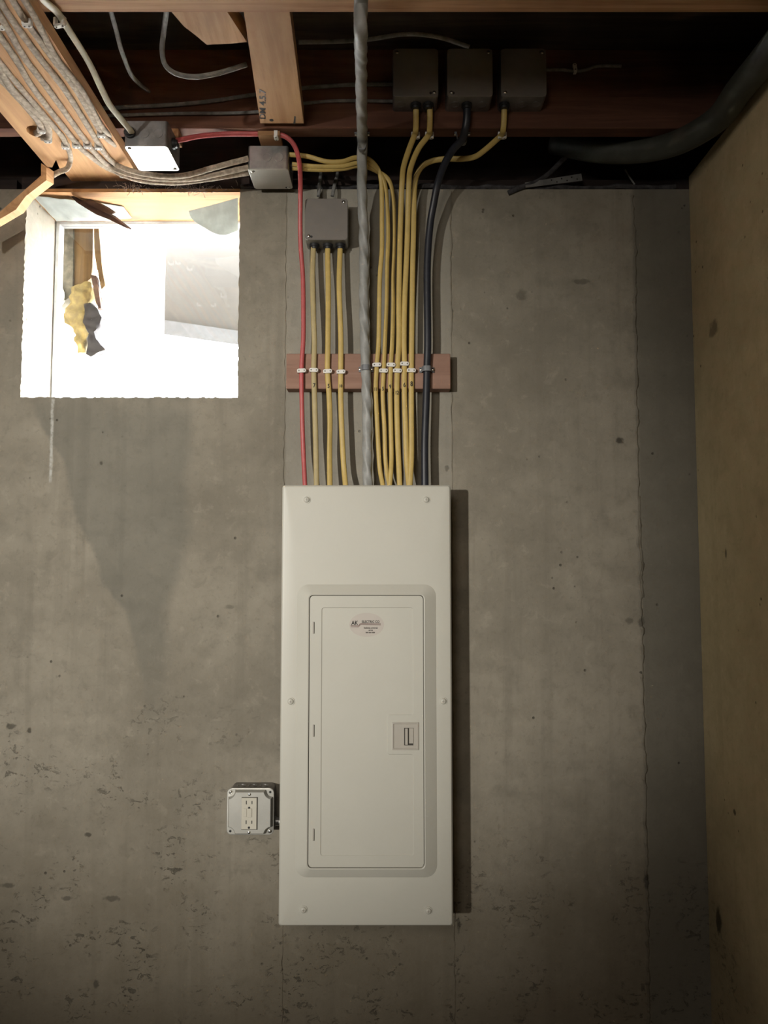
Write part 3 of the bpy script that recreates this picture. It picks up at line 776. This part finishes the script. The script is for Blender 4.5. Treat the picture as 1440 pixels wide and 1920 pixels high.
# running board under the joists, hole and broken notch at its wall end
HB = 0.943
def bp(px, py): p = PZ(px, py, HB); return (p.x, p.y)
rx = bp(207, 247)[0]; lx = (bp(0, 213)[0] + bp(87, 313)[0]) / 2
hc = Vector(bp(71, 247))
ol = [(lx, -1.7), (rx, -1.7), (rx, .012), bp(262, 356), bp(208, 354), bp(145, 352), bp(122, 325), bp(112, 316), bp(105, 300), bp(98, 314), bp(88, 313)]
ol = [(p[0], p[1]) for p in ol]
hole = [(hc.x + .024 * math.cos(2 * math.pi * i / 20), hc.y + .024 * math.sin(2 * math.pi * i / 20)) for i in range(20)]
b = MB(); b.prism(ol, xy, EYE + HB, EYE + HB + .0265, [hole[::-1]])
tag(b.build('running_board', 'board', smooth=0), 'wide orange-brown board under the joists carrying the dusty cable bundle', 'board')
# flat block between the joists, with pencilled writing
q = [PZ(457, 21, .972), PZ(543, 21, .972), PZ(571, 238, .972), PZ(490, 238, .972)]
def slab(pts, th, up=Vector((0, 0, 1))):
    b = MB(); n = len(pts); vs = list(pts) + [p + up * th for p in pts]
    b.add(vs, [tuple(range(n))[::-1], tuple(range(n, 2 * n))] + [(i, (i + 1) % n, n + (i + 1) % n, n + i) for i in range(n)]); return b
for p_ in q[2:]: p_.y = -.1870
e_ = slab(q, .036); blk = e_.build('bridging_block', 'block', smooth=0)
tag(blk, 'light brown wooden block between joists with handwriting along its edge', 'wood block')
tx = PZ(493, 196, .972)
lettering('DM 4.5.7', .0185, tx + Vector((0, 0, -.0008)), 'ink', blk, rot=math.radians(90 - 9), name='handwriting', normal='down', sx=1.55)
kd = PZ(552, 226, .972); b = MB(); b.add([kd + Vector((-.004, .012, -.0006)), kd + Vector((.001, .012, -.0006)), kd + Vector((.005, -.016, -.0006)), kd + Vector((.002, -.018, -.0006))], [(0, 1, 2, 3)]); b.build('split', 'ink', blk, smooth=0)
kd = PZ(509, 225, .972); b = MB(); b.cyl(kd + Vector((0, 0, -.0008)), kd, .0045, 12); b.build('knot', 'ink', blk)
# bridging piece high in the bay
q = [PZ(x_, y_, .985) for x_, y_ in ((318, 18), (423, 18), (463, 79), (430, 82), (388, 84), (366, 66), (345, 50))]
tag(slab(q, .035).build('bridging_piece', 'block', smooth=0), 'rough-edged wood piece high in the joist bay left of the handwritten block', 'wood block')
# brace left of the window
b = MB()
ys = -.10
q = [(77, 329), (87, 338), (48, 368), (30, 393), (-40, 434), (-60, 450), (-60, 430), (0, 397)]
vs = [P(x, y, ys) for x, y in q]; n = len(q)
b.add(vs + [v + Vector((.004, .03, .006)) for v in vs], [tuple(range(n)), tuple(range(n, 2 * n))[::-1]] + [(i, (i + 1) % n, n + (i + 1) % n, n + i) for i in range(n)])
q2 = [(77, 306), (87, 314), (87, 338), (77, 329)]; vs = [P(x, y, ys) for x, y in q2]
b.add(vs + [v + Vector((.004, .03, .006)) for v in vs], [(0, 1, 2, 3), (7, 6, 5, 4), (0, 4, 5, 1), (1, 5, 6, 2), (2, 6, 7, 3), (3, 7, 4, 0)])
tag(b.build('wooden_brace', 'board', smooth=0), 'thin orange wooden brace slanting down at the left above the window corner', 'brace')

# ------------------------------------------------------------------ cables
def cable(name, label, path, w, t, mat, group, cat='cable', marks=(), **kw):
    o = sweep(path, w, t, **kw).build(name, mat, smooth=60)
    tag(o, label, cat, group); return o
YC = -.0435
def run(pts, last=-.050):
    """(px, py[, y]) list; wall runs stand on the strip"""
    out = []
    for p in pts: out.append(P(p[0], p[1], p[2] if len(p) > 2 else YC))
    return out
def jrun(pts, dj=.0145):
    return run([(p[0], p[1], p[2] + dj * max(0, min(1, (-p[2] - .06) / .1))) if len(p) > 2 else p for p in pts])
def tail(x): return [(x, 912, -.052), (x, 921, -.052)]
def number(o, txt, px, py, size=.0098, y=YC - .0042, sx=.72):
    size *= 1.4
    p = P(px, py, y); lettering(txt, size, p, 'ink', o, name='number_mark', sx=sx)
GY = 'yellow cables feeding the breaker panel'
YW, YT = .0128, .0068
c = cable('yellow_cable', 'faded yellow cable marked 7, leftmost of three below the wall box',
          run([(588, 460, -.030), (587, 480, -.033), (586, 520, -.038), (588, 600), (589.5, 640), (588.4, 694), (590, 755), (592, 830)] + tail(593.5)), YW, YT, 'yellow_pale', GY); number(c, '7', 589, 723)
c = cable('yellow_cable', 'yellow cable marked 5, middle of three below the wall box',
          run([(614.5, 460, -.030), (614.5, 490, -.034), (615.5, 540, -.04), (615, 640), (614, 696), (617, 740), (618.7, 790), (618, 850)] + tail(618.5)), YW, YT, 'yellow', GY, rolls=[0, 0, 10, 0, 5, 25, 10, 0]); number(c, '5', 616, 724)
c = cable('yellow_cable', 'yellow cable marked 10, rightmost of three below the wall box',
          run([(638, 460, -.030), (637, 490, -.034), (636, 540, -.04), (639, 630), (639, 697), (639, 750), (642, 830), (645, 880)] + tail(648)), YW, YT, 'yellow', GY); number(c, '10', 638.8, 724, .0072)
c = cable('yellow_cable', 'yellow cable marked 11, beside the thick grey cable on the strip',
          run([(543, 290, -.105), (575, 293, -.105), (612, 303, -.100), (642, 303, -.095), (665, 296, -.088), (688, 297, -.080), (706, 313, -.068), (714, 335, -.058), (716, 380, -.050), (716, 417, -.046), (716, 468), (712, 525), (710, 640), (706.7, 684), (704.6, 728), (706.7, 780), (710.5, 857), (713, 885)] + tail(718)), YW * .85, YT, 'yellow', GY, rolls=[0, 20, 0, 15, 0, 0, 0, 0, 10, 0, 0, 30]); number(c, '11', 704.3, 730, .0078)
c = cable('yellow_cable', 'thin-looking yellow cable marked 5, second right of the thick grey cable',
          run([(548, 308, -.100), (590, 312, -.098), (640, 312, -.092), (668, 306, -.084), (688, 305.5, -.076), (709, 320, -.064), (721, 342, -.055), (726, 380, -.050), (728, 440, -.046), (726, 500), (725, 570), (722, 640), (719.5, 695), (717.7, 741), (721, 806), (722.5, 857), (726, 890)] + tail(730.5)), YW * .80, YT, 'yellow', GY, rolls=[0, 0, 10, 0, 40, 55, 20, 40, 25, 0, 0, 0, 35, 30]); number(c, '5', 718, 729, .0085)
c = cable('yellow_cable', 'yellow cable marked 9, third right of the thick grey cable',
          run([(548, 315, -.092), (600, 318, -.092), (645, 316, -.086), (668, 311, -.078), (688, 313, -.070), (712, 324, -.060), (729, 338, -.053), (737, 366, -.049), (739.5, 417, -.046), (739, 468), (737, 520), (737.5, 570), (735.5, 640), (733, 684), (731.6, 728), (733, 806), (734, 857), (733, 885, -.050)] + tail(731)), YW * .85, YT, 'yellow', GY, rolls=[0, 0, 0, 10, 60, 65, 60, 20, 0, 0, 0, 0]); number(c, '9', 731.5, 725, .0090)
JB = -.2135
c = cable('yellow_cable', 'yellow cable marked 12 from the left joist box, fourth right of the grey cable',
          jrun([(780, 200, JB), (780, 225, -.204), (779.5, 243, -.194), (777.5, 252.5, -.176), (767, 280, -.145), (757, 312, -.105), (754, 340, -.075), (751.5, 400, -.052), (749.6, 468, -.045), (748, 560), (748, 640), (745, 695), (744, 755), (746, 830)] + tail(749.6)), YW, YT, 'yellow', GY); number(c, '12', 744, 736.5, .0090)
c = cable('yellow_cable', 'yellow cable marked 6 from the left joist box, fifth right of the grey cable',
          jrun([(806, 200, JB), (806, 225, -.204), (805.5, 243, -.194), (804, 252.5, -.176), (784, 280, -.145), (770, 315, -.105), (767, 340, -.075), (765, 400, -.052), (763, 468, -.045), (758.6, 570), (757.5, 640), (758.4, 682), (758, 728), (760.6, 806), (763, 870)] + tail(767)), YW, YT, 'yellow', GY); number(c, '6', 758.3, 722, .0105)
c = cable('yellow_cable', 'yellow cable marked 8 curving from the right joist box behind the black cable',
          jrun([(945.5, 200, JB), (945, 225, -.204), (943.5, 243, -.194), (940.5, 252.5, -.176), (930, 263, -.155), (907, 283, -.125), (890, 294, -.105), (866, 298, -.090), (835, 298, -.080), (807, 303, -.070), (788, 316, -.062), (778, 343, -.054), (776, 400, -.048), (775.5, 430, -.046), (773.5, 520), (772, 640), (771.4, 694), (771.4, 780), (771.5, 857, -.047)] + tail(768.5)), YW, YT, 'yellow', GY); number(c, '8', 771.6, 720, .0115)
cable('black_cable', 'thick black cable from the middle joist box down to the breaker panel',
      jrun([(876, 200, JB), (875, 225, -.208), (872, 243, -.200), (866, 262, -.182), (849, 281, -.155), (834, 307, -.125), (821, 343, -.090), (813, 383, -.068), (807, 417, -.056), (802.5, 468, -.050), (801, 520, -.048), (802, 640, -.048), (800.5, 692, -.0465), (799, 755, -.048), (796.5, 830, -.05)] + tail(796.8)), .0172, .0150, 'navy', None)
cable('red_cable', 'red cable from the shining ceiling box down to the breaker panel',
      jrun([(330, 264, -.215), (345, 261, -.205), (370, 256, -.190), (410, 252, -.176), (460, 251, -.170), (518, 252, -.168), (538, 258, -.166), (552, 273, -.156), (560, 297, -.138), (563, 325, -.110), (563.5, 360, -.080), (563, 417, -.058), (564, 465, -.048), (568, 520), (569, 600), (568.5, 640), (565.5, 695), (566.6, 780), (569, 850)] + tail(572)), .0110, .0085, 'red', None)
g = [PZ(668, -140, .948), PZ(674, -60, .948), PZ(676, 0, .948), PZ(676.5, 60, .905), PZ(677, 120, .948), PZ(678, 190, .948), PZ(679, 235, .948)]
g += [P(679.5, 262, -.146), P(679, 300, -.118), P(678.5, 340, -.085), P(679.5, 385, -.062), P(682, 430, -.052), P(682.5, 500, -.049), P(682.5, 560, -.049), P(684, 640, -.049), P(686, 692, -.050), P(688, 755, -.051), P(688.7, 830, -.052), P(689, 912, -.054), P(689, 921, -.054)]
cable('service_cable', 'thick twisted grey service cable hanging from the joists to the breaker panel', g, .0222, .0222, 'grey_cable', None, n=24, seg=12, lobes=3, lobe=0.065, twist=34.0)
# flat beige cable to the shining box
cable('beige_cable', 'flat beige cable from the front joist to the shining junction box',
      [PZ(62, -30, .955), PZ(82, 0, .958), P(107, 23, -.540), P(130, 58, -.500), P(166, 116, -.430), P(192, 170, -.368), P(206, 197, -.335), P(226, 222, -.296), P(243, 243, -.262), P(248, 250, -.245)], .0125, .0075, 'beige', None, rolls=[0, 10, 20, -10, 30, 10, 50, 20])
# dim cables in the joist bay
GD = 'dim cables in the joist bay'
cable('bay_cable', 'short grey cable hanging down in the dark bay above the shining box',
      run([(206, 15, -.515), (216, 50, -.47), (228, 95, -.42), (245, 138, -.35), (262, 158, -.29), (279, 171, -.215)]), .0085, .0070, 'dim', GD)
cable('bay_cable', 'grey cable looping in the bay left of the handwritten block',
      run([(313, 15, -.515), (307, 60, -.46), (304, 95, -.43), (310, 122, -.41), (330, 138, -.39), (365, 144, -.37), (410, 137, -.35), (462, 121, -.33)]), .0098, .0080, 'dim', GD)
YJ = JY - .006
cable('bay_cable', 'upper dusty grey cable along the joist into the left joist box',
      run([(150, 206, YJ), (200, 203, YJ), (330, 196, YJ), (400, 189, YJ), (480, 177, YJ), (570, 165, YJ), (610, 162, YJ), (660, 159, YJ), (737, 158, YJ)]), .0085, .0072, 'dim', GD)
cable('bay_cable', 'lower dusty grey cable along the joist into the left joist box',
      run([(150, 219, YJ), (200, 217, YJ), (330, 213, YJ), (480, 210, YJ), (570, 194, YJ), (640, 189, YJ), (737, 190, YJ)]), .0070, .0062, 'dim', GD)
cable('bay_cable', 'dark cable arching in the bay above the left joist box',
      run([(560, 79, -.300), (620, 78, -.30), (690, 74, -.30), (760, 64, -.30), (820, 69, -.30), (880, 88, -.30)]), .0085, .0075, 'dim', GD)
cable('bay_cable', 'short grey cable leaving the right joist box toward the dark corner',
      run([(1024, 131, YJ), (1055, 131, YJ), (1076, 133, YJ), (1098, 131, YJ), (1120, 124, YJ), (1165, 124, YJ - .001)]), .0070, .0060, 'dim', GD)
for x, d, lab in ((597, 4, 'left dusty cable stub entering the wall box from above'), (623, 9, 'right dusty cable stub entering the wall box from above')):
    cable('cable_stub', lab, run([(x, 368, -.03), (x + d * .4, 350, -.022), (x + d, 330, .01), (x + d + 1, 318, .05)]), .0085, .0060, 'dim', 'cable stubs above the wall box')
# dusty bundle on the running board
GB = 'dusty cables on the running board'
HCB = HB - .0045
def lane(x268, extra=0.0):
    """level lane that passes x268 at image row 268, straight towards the room"""
    x = PZ(x268, 268, HCB).x
    return [Vector((x + .006 * math.sin(k * 2.1 + x268), yy, EYE + HCB - extra + .0012 * math.sin(k * 1.3 + x268))) for k, yy in enumerate((-1.60, -1.2, -.85, -.72, -.58, -.46, -.36))]
def dusty(label, path, w=.0120, t=.0085):
    cable('dusty_cable', label, path, w * 1.2, t, 'dusty', GB, n=12, jit=0.05, seg=9)
dusty('dusty cable leftmost on the board, entering the round hole', lane(95) + [PZ(62, 215, HCB), PZ(77, 238, HCB), PZ(74, 247, HCB + .002), PZ(62, 252, HCB + .018), PZ(58, 252, HCB + .05)])
dusty('second dusty cable on the board, ending at the round hole', lane(104) + [PZ(80, 222, HCB), PZ(91, 243, HCB), PZ(90, 256, HCB), PZ(80, 258, HCB + .004), PZ(74, 254, HCB + .03)], .0128)
dusty('third dusty cable on the board, curling back at the broken end', lane(119) + [PZ(112, 250, HCB), PZ(123, 268, HCB), PZ(130, 284, HCB - .004), P(132, 300, -.085), P(126, 316, -.075), P(112, 322, -.06), P(98, 330, -.045), P(84, 344, -.02)], .0100)
fan = [(143, [(155, 281), (176, 298), (198, 313), (217, 322)], [(239, 331), (264, 338), (300, 341.5), (336, 342), (395, 335), (440, 328), (466, 324)], 'lowest of the three dusty cables sagging to the dull-covered box'),
       (163, [(172, 279), (188, 297), (208, 313)], [(229, 322), (245, 327), (278, 333), (317, 336), (365, 334.5), (414, 325), (466, 314)], 'middle of the three dusty cables sagging to the dull-covered box'),
       (184, [(192, 281), (203, 296), (217, 308)], [(231, 315), (250, 321.5), (278, 327), (317, 331), (356, 327), (395, 316), (466, 297)], 'uppermost of the three dusty cables sagging to the dull-covered box')]
for i, (x, A, B, lab) in enumerate(fan):
    pth = lane(x) + [PZ(x, 268, HCB)] + [PZ(px, py, HCB) for px, py in A]
    y0 = pth[-1].y; m = len(B)
    tgt = (-.088, -.102, -.116)[i]
    for j, (px, py) in enumerate(B): pth.append(P(px, py, y0 + (tgt - y0) * (j + 1) / m))
    dusty(lab, pth, .0105)
dusty('dusty cable at the board edge, running behind the shining box', lane(203) + [PZ(189, 247, HCB), PZ(203, 262, HCB), PZ(222, 276, HCB + .012), PZ(236, 282, HCB + .02)], .0100)
dusty('outermost dusty cable on the board, along its right edge', lane(214) + [PZ(188, 232, HCB), PZ(200, 248, HCB), PZ(208, 256, HCB + .012)], .0095)
# ------------------------------------------------------------------ clips
GS = 'white clips on the wooden strip'
for (x, y, lab) in ((565.5, 695, 'white clip over the red cable on the wooden strip'), (588.4, 694, 'white clip over the faded yellow cable, next to the red one'),
                    (614.3, 696, 'shaded white clip on the middle of three yellow cables below the wall box'), (639.3, 697, 'white clip on the yellow cable just left of the thick grey cable'),
                    (706.7, 684, 'raised white clip just right of the thick grey cable'), (719.3, 695, 'lowered white clip, second right of the thick grey cable'), (733.2, 684, 'raised white clip, third right of the thick grey cable'),
                    (745.3, 695, 'lowered white clip, fourth right of the thick grey cable'), (758.7, 682, 'highest white clip on the strip, fifth right of the thick grey cable'), (771.3, 694.5, 'white clip on the last yellow cable before the thick black cable')):
    p = P(x, y, -.048); p.y = -.038
    staple(p, lab, GS, clear=.0098, rot=Matrix.Rotation(math.radians(random.uniform(-3, 3)), 4, 'Y'))
def strap(pos, label, w, bulge, mat, rot=None):
    root = empty('cable_strap', pos, label, 'cable clip', 'grey cable straps')
    MT = Matrix.Translation(pos) @ (rot if rot else Matrix.Identity(4))
    prof = []
    N = 14
    for i in range(N + 1):
        u = -1 + 2 * i / N; x = u * w / 2
        q = max(0.0, 1 - (abs(u) / .68) ** 4); prof.append((x, -.002 - bulge * q ** .5))
    b = MB(); vs = []
    for x, y in prof:
        for z in (-.0062, .0062): vs += [Vector((x, y, z)), Vector((x, y - .0022, z))]
    fs = []
    for i in range(N):
        k = i * 4; fs += [(k, k + 4, k + 6, k + 2), (k + 1, k + 3, k + 7, k + 5), (k, k + 1, k + 5, k + 4), (k + 2, k + 6, k + 7, k + 3)]
    fs += [(0, 2, 3, 1), (N * 4, N * 4 + 1, N * 4 + 3, N * 4 + 2)]
    b.add([MT @ v for v in vs], fs); b.build('strap', mat, root, smooth=50)
    for s in (-1, 1):
        c = Vector((s * (w / 2 - .003), -.004, 0)); q = MB(); q.cyl(c, c + Vector((0, -.002, 0)), .0032, 10, dome=.001); q.v = [MT @ v for v in q.v]; q.build('nail_head', 'screw', root)
p = P(686, 691, -.05); p.y = -.038; strap(p, 'grey strap over the thick grey cable on the strip', .0340, .0245, 'strap_grey')
p = P(800.5, 692, -.05); p.y = -.038; strap(p, 'grey strap over the thick black cable on the strip', .0345, .0180, 'strap_grey')
p = PZ(679.5, 262, H_JOIST); p.z = EYE + H_JOIST; p.y = -.1535; strap(p, 'grey strap holding the thick grey cable under the joist', .0340, .0385, 'strap_grey', R_down())
p = P(868, 262, -.17); p.z = EYE + H_JOIST; p.y = -.1550; strap(p, 'grey strap holding the black cable under the joist', .0360, .024, 'strap_grey', R_down())
GJ = 'white clips under the joist'
for x, lab in ((779, 'white clip on the left yellow cable below the left joist box'), (805, 'white clip on the right yellow cable below the left joist box'), (941.5, 'white clip on the yellow cable below the right joist box')):
    p = P(x, 252, -.1535); p.z = EYE + H_JOIST; staple(p, lab, GJ, rot=R_down(), clear=.0105, w=.0200)
p = P(518, 253, -.1535); p.z = EYE + H_JOIST; staple(p, 'white clip on the red cable under the joist', GJ, rot=R_down() @ Matrix.Rotation(math.radians(90), 4, 'Y'), clear=.0110, w=.0200)
p = PZ(107, 24, .97); p.z = EYE + H_JOIST; p.y += .012; staple(p, 'white clip on the beige cable under the front joist', GJ, rot=R_down() @ Matrix.Rotation(math.radians(-15), 4, 'Y'), clear=.0140, w=.022)
GR = 'white clips on the running board'
for (x, y, lab) in ((78, 239, 'over the hole cable, nearest the round hole'), (90, 257, 'at the right rim of the round hole'), (123, 269, 'leftmost in the row of four'), (143, 267, 'second in the row of four'),
                    (164, 267.5, 'third in the row of four'), (185, 270, 'rightmost in the row of four'), (190, 247, 'near the board edge beside the shining box'),
                    (229, 314.5, 'upper of two at the sagging cables'), (231, 323, 'lower of two at the sagging cables'), (51, 37, 'far out on the board, right of centre'), (0, 42, 'at the left picture edge, far out on the board')):
    p = PZ(x, y, HB); staple(p, 'white clip on the running board, ' + lab, GR, rot=R_down(), clear=.0095, w=.0170, h=.0105)
# small metal cable tab right of the joist boxes
p = P(1076, 132, JY); p.y = JY; staple(p, 'upright white clip on the short cable right of the joist boxes', None, rot=Matrix.Rotation(math.radians(82), 4, 'Y'), clear=.009, w=.0200, h=.0085)

# ------------------------------------------------------------------ dark corner: pipe, strap, stubs
cable('drain_pipe', 'dark sagging pipe along the ceiling in the right corner',
      run([(1040, 268, .03), (1075, 276, 0), (1130, 284, -.05), (1200, 283, -.10), (1262, 270, -.15), (1312, 246, -.21), (1352, 216, -.27)]) + [Vector((.708, -.36, EYE + .941)), Vector((.712, -.5, EYE + .940)), Vector((.712, -1.2, EYE + .940))],
      .052, .052, 'pipe', None, cat='pipe', n=18, seg=10)
cable('cable_stub', 'dark cable stub poking up from the wall top by the perforated strap',
      run([(953, 362, -.004), (975, 352, -.006), (1005, 342, -.008), (1030, 325, .0), (1050, 305, .01), (1068, 288, .02)]), .0125, .009, 'seal', 'stubs on the wall top', n=9)
cable('cable_stub', 'thin wire stub standing on the wall top near the right corner',
      run([(1190, 346, .005), (1181, 333, .008), (1172, 318, .01)]), .0042, .0042, 'dim', 'stubs on the wall top', n=8)
ps = empty('perforated_strap', P(1030, 345, -.008), 'grey perforated metal strap lying on top of the wall', 'metal strap')
a0, a1 = P(985, 347, -.012), P(1091, 332, -.012); ang = math.atan2(a1.z - a0.z, a1.x - a0.x); Ls = (a1 - a0).length; hs = .0180
hol = [circle(Ls - .012 - .0125 * i, (.0032 if i % 2 else -.0032), .0019, 8)[::-1] for i in range(6)]
Rm = Matrix.Translation(a0) @ Matrix.Rotation(-ang, 4, 'Y')
b = MB(); b.prism([(0, -hs * .35), (Ls, -hs / 2), (Ls, hs / 2), (0, hs * .35)], lambda u, v, d: Rm @ Vector((u, d, v)), 0, .0015, hol); b.build('plate', 'galv', ps, smooth=0)

# ------------------------------------------------------------------ window rubbish
def crumple(quadpts, nu, nv, amp, th, name, mat, label, cat, group=None, fr=30, bow=0.0):
    """thin crumpled sheet over a four-cornered patch"""
    A, B, C, D = quadpts; g = []
    for j in range(nv + 1):
        for i in range(nu + 1):
            u, v = i / nu, j / nv; p = (A * (1 - u) + B * u) * (1 - v) + (D * (1 - u) + C * u) * v
            k = mnoise.noise(p * fr) + .5 * mnoise.noise(p * fr * 2.3); edge = min(1, 6 * min(v, 1 - v, u, 1 - u) + .25)
            g.append(p + Vector((0, .3, -1)) * (amp * k * edge) - Vector((0, 0, bow * math.sin(math.pi * u) * v)) - Vector((bow * .8 * math.sin(math.pi * v) * (1 - u), 0, 0)))
    W = nu + 1; n = len(g); fs = []
    for j in range(nv):
        for i in range(nu): fs.append((j * W + i, j * W + i + 1, (j + 1) * W + i + 1, (j + 1) * W + i))
    b = MB(); off = Vector((0, .2, 1)).normalized() * th
    fs2 = fs + [tuple(x + n for x in f)[::-1] for f in fs]
    rim = [i for i in range(W)] + [j * W + nu for j in range(1, nv + 1)] + [nv * W + i for i in range(nu - 1, -1, -1)] + [j * W for j in range(nv - 1, 0, -1)]
    fs2 += [(rim[i], rim[(i + 1) % len(rim)], n + rim[(i + 1) % len(rim)], n + rim[i]) for i in range(len(rim))]
    b.add(g + [p + off for p in g], fs2); return tag(b.build(name, mat, smooth=60), label, cat, group)
crumple([P(61, 367, .012), P(150, 378, .030), P(226, 414, .140), P(106, 415, .145)], 16, 12, .006, .0012, 'plastic_sheet', 'poly', 'torn milky plastic sheet hanging at the upper left window corner', 'plastic sheet', 'torn plastic at the window')
crumple([P(150, 376, .030), P(231, 388, .075), P(247, 409, .135), P(200, 414, .140)], 10, 8, .004, .0012, 'plastic_sheet', 'poly', 'small milky plastic scrap beside the dark splinters under the window header', 'plastic sheet', 'torn plastic at the window')
crumple([P(354, 396, .030), P(446, 372, .008), P(446, 432, .030), P(385, 428, .040)], 12, 10, .006, .0012, 'plastic_sheet', 'poly', 'milky plastic flap at the upper right window corner', 'plastic sheet', 'torn plastic at the window', 22, .014)
def splinter(q, y0, y1, name, label):
    n = len(q); xs = [p[0] for p in q]; lo, hi = min(xs), max(xs)
    vs = [P(x, y, y0 + (y1 - y0) * (x - lo) / (hi - lo)) for x, y in q]; b = MB()
    b.add(vs + [v + Vector((.002, .010, .006)) for v in vs], [tuple(range(n)), tuple(range(n, 2 * n))[::-1]] + [(i, (i + 1) % n, n + (i + 1) % n, n + i) for i in range(n)])
    tag(b.build(name, 'splinter', smooth=0), label, 'splinter', 'dark splinters at the window')
splinter([(133, 368), (150, 376), (168, 380), (196, 398), (212, 406), (244, 431), (230, 424), (203, 411), (180, 402), (160, 390), (143, 379)], .010, .060, 'wood_splinter', 'long dark pointed wood splinter hanging under the window header')
splinter([(158, 377), (165, 374.5), (185, 382), (200, 390), (213, 399), (209, 402), (190, 395), (172, 387)], .004, .035, 'wood_splinter', 'short broad dark wood splinter under the window header')

# outside the window
def lump(outl, y0, th, name, mat, label, cat, amp=.006, sub=3, fr=40, group=None):
    b = MB(); pts = [P(x, y, y0) for x, y in outl]; n = len(pts)
    bm = bmesh.new(); vs = [bm.verts.new(p) for p in pts]; f = bm.faces.new(vs)
    r = bmesh.ops.extrude_face_region(bm, geom=[f]); 
    for e in r['geom']:
        if isinstance(e, bmesh.types.BMVert): e.co.y += th
    bmesh.ops.triangulate(bm, faces=[q for q in bm.faces if len(q.verts) > 4])
    bmesh.ops.subdivide_edges(bm, edges=bm.edges[:], cuts=sub, use_grid_fill=True)
    bm.normal_update()
    for v in bm.verts: v.co += v.normal * amp * mnoise.noise(v.co * fr)
    bm.verts.index_update()
    b.add([v.co.copy() for v in bm.verts], [[v.index for v in q.verts] for q in bm.faces]); bm.free()
    return tag(b.build(name, mat, smooth=60), label, cat, group)
YO = 0.30
TOP = 330
b = MB(); vent_o = [(88, TOP), (137, TOP), (137, 500), (136, 540), (131, 556), (124, 562), (112, 574), (88, 576)]
o3 = [(P(x, y, YO).x, P(x, y, YO).z) for x, y in vent_o]
vent = empty('vent_hood', P(112, 576, YO), 'grey plaster slab with a dark round vent opening outside the window', 'vent')
b.prism(o3, xz, YO, YO + .05); b.build('slab', 'plaster', vent, smooth=0)
vc = P(100, 556, YO); b = MB(); b.ring((vc.x, YO, vc.z), (0, -1, 0), .028, .036, .010, 28); b.build('vent_ring', 'galv', vent)
b = MB(); b.cyl((vc.x, YO + .001, vc.z), (vc.x, YO - .003, vc.z), .028, 28); b.build('vent_opening', 'black', vent)
lump([(136, TOP), (176, TOP), (173, 500), (170, 522), (158, 531), (140, 541), (136, 530)], YO + .01, .04, 'wood_plank', 'plank_out', 'wide weathered plank outside the window beside the vent slab', 'plank', .003, 2, 30, 'planks outside the window')
lump([(176, TOP), (178, TOP), (191, 500), (197, 535), (190, 543), (184, 520), (176, 460)], YO - .01, .03, 'wood_plank', 'plank_out', 'narrow weathered plank outside the window, right of the wide one', 'plank', .002, 2, 30, 'planks outside the window')
lump([(170, 515), (180, 518), (186, 550), (190, 578), (184, 579), (178, 556)], YO - .015, .02, 'wood_splinter', 'splinter', 'dark rotten sliver hanging below the narrow plank outside', 'splinter', .003, 2, 60)
lump([(134, 540), (158, 531), (171, 530), (172, 556), (162, 572), (166, 590), (167, 620), (160, 640), (158, 660), (146, 662), (141, 640), (138, 615), (122, 605), (120, 590), (128, 575)], YO, .05, 'spray_foam', 'foam', 'lumpy yellow spray foam outside the window under the planks', 'foam', .012, 3, 55)
lump([(158, 570), (168, 566), (182, 578), (190, 596), (186, 612), (176, 622), (180, 636), (192, 650), (196, 656), (184, 660), (170, 668), (160, 664), (164, 645), (166, 625), (156, 605), (160, 588)], YO - .012, .03, 'tar_lump', 'tar', 'dark grey torn lump stuck to the yellow foam outside', 'debris', .006, 3, 55)
YP = 0.60
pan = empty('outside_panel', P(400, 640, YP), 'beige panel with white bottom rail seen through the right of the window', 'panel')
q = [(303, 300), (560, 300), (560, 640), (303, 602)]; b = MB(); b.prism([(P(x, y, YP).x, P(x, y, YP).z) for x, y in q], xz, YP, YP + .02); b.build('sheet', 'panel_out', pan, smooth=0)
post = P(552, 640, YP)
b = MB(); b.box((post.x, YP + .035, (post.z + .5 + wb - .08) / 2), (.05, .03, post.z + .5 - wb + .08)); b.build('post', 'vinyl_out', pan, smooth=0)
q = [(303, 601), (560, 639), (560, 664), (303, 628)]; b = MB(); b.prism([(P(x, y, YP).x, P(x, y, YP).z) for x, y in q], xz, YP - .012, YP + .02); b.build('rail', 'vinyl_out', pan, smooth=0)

# dust and cobweb threads caught on the wall top above the window
b = MB()
for i in range(150):
    x = random.choice([random.gauss(250, 14), random.uniform(235, 450), random.gauss(365, 25)])
    c = P(x, random.uniform(347, 362), random.uniform(-.004, .002)); pts = [c]; d = Vector((random.uniform(-1, 1), random.uniform(-.5, .1), random.uniform(-.6, .6))).normalized()
    for k in range(4):
        d = (d + Vector((random.uniform(-.7, .7), random.uniform(-.4, .3), random.uniform(-.7, .7)))).normalized(); pts.append(pts[-1] + d * random.uniform(.002, .005))
    q = sweep(pts, .0009, .0009, n=4, seg=1); b.add(q.v, q.f)
M['lint'] = plain('brown_dust', (0.200, 0.150, 0.115), 0.95)
tag(b.build('dust_threads', 'lint', smooth=0), 'brown dust and cobweb threads along the wall top above the window', 'dust', kind='stuff')
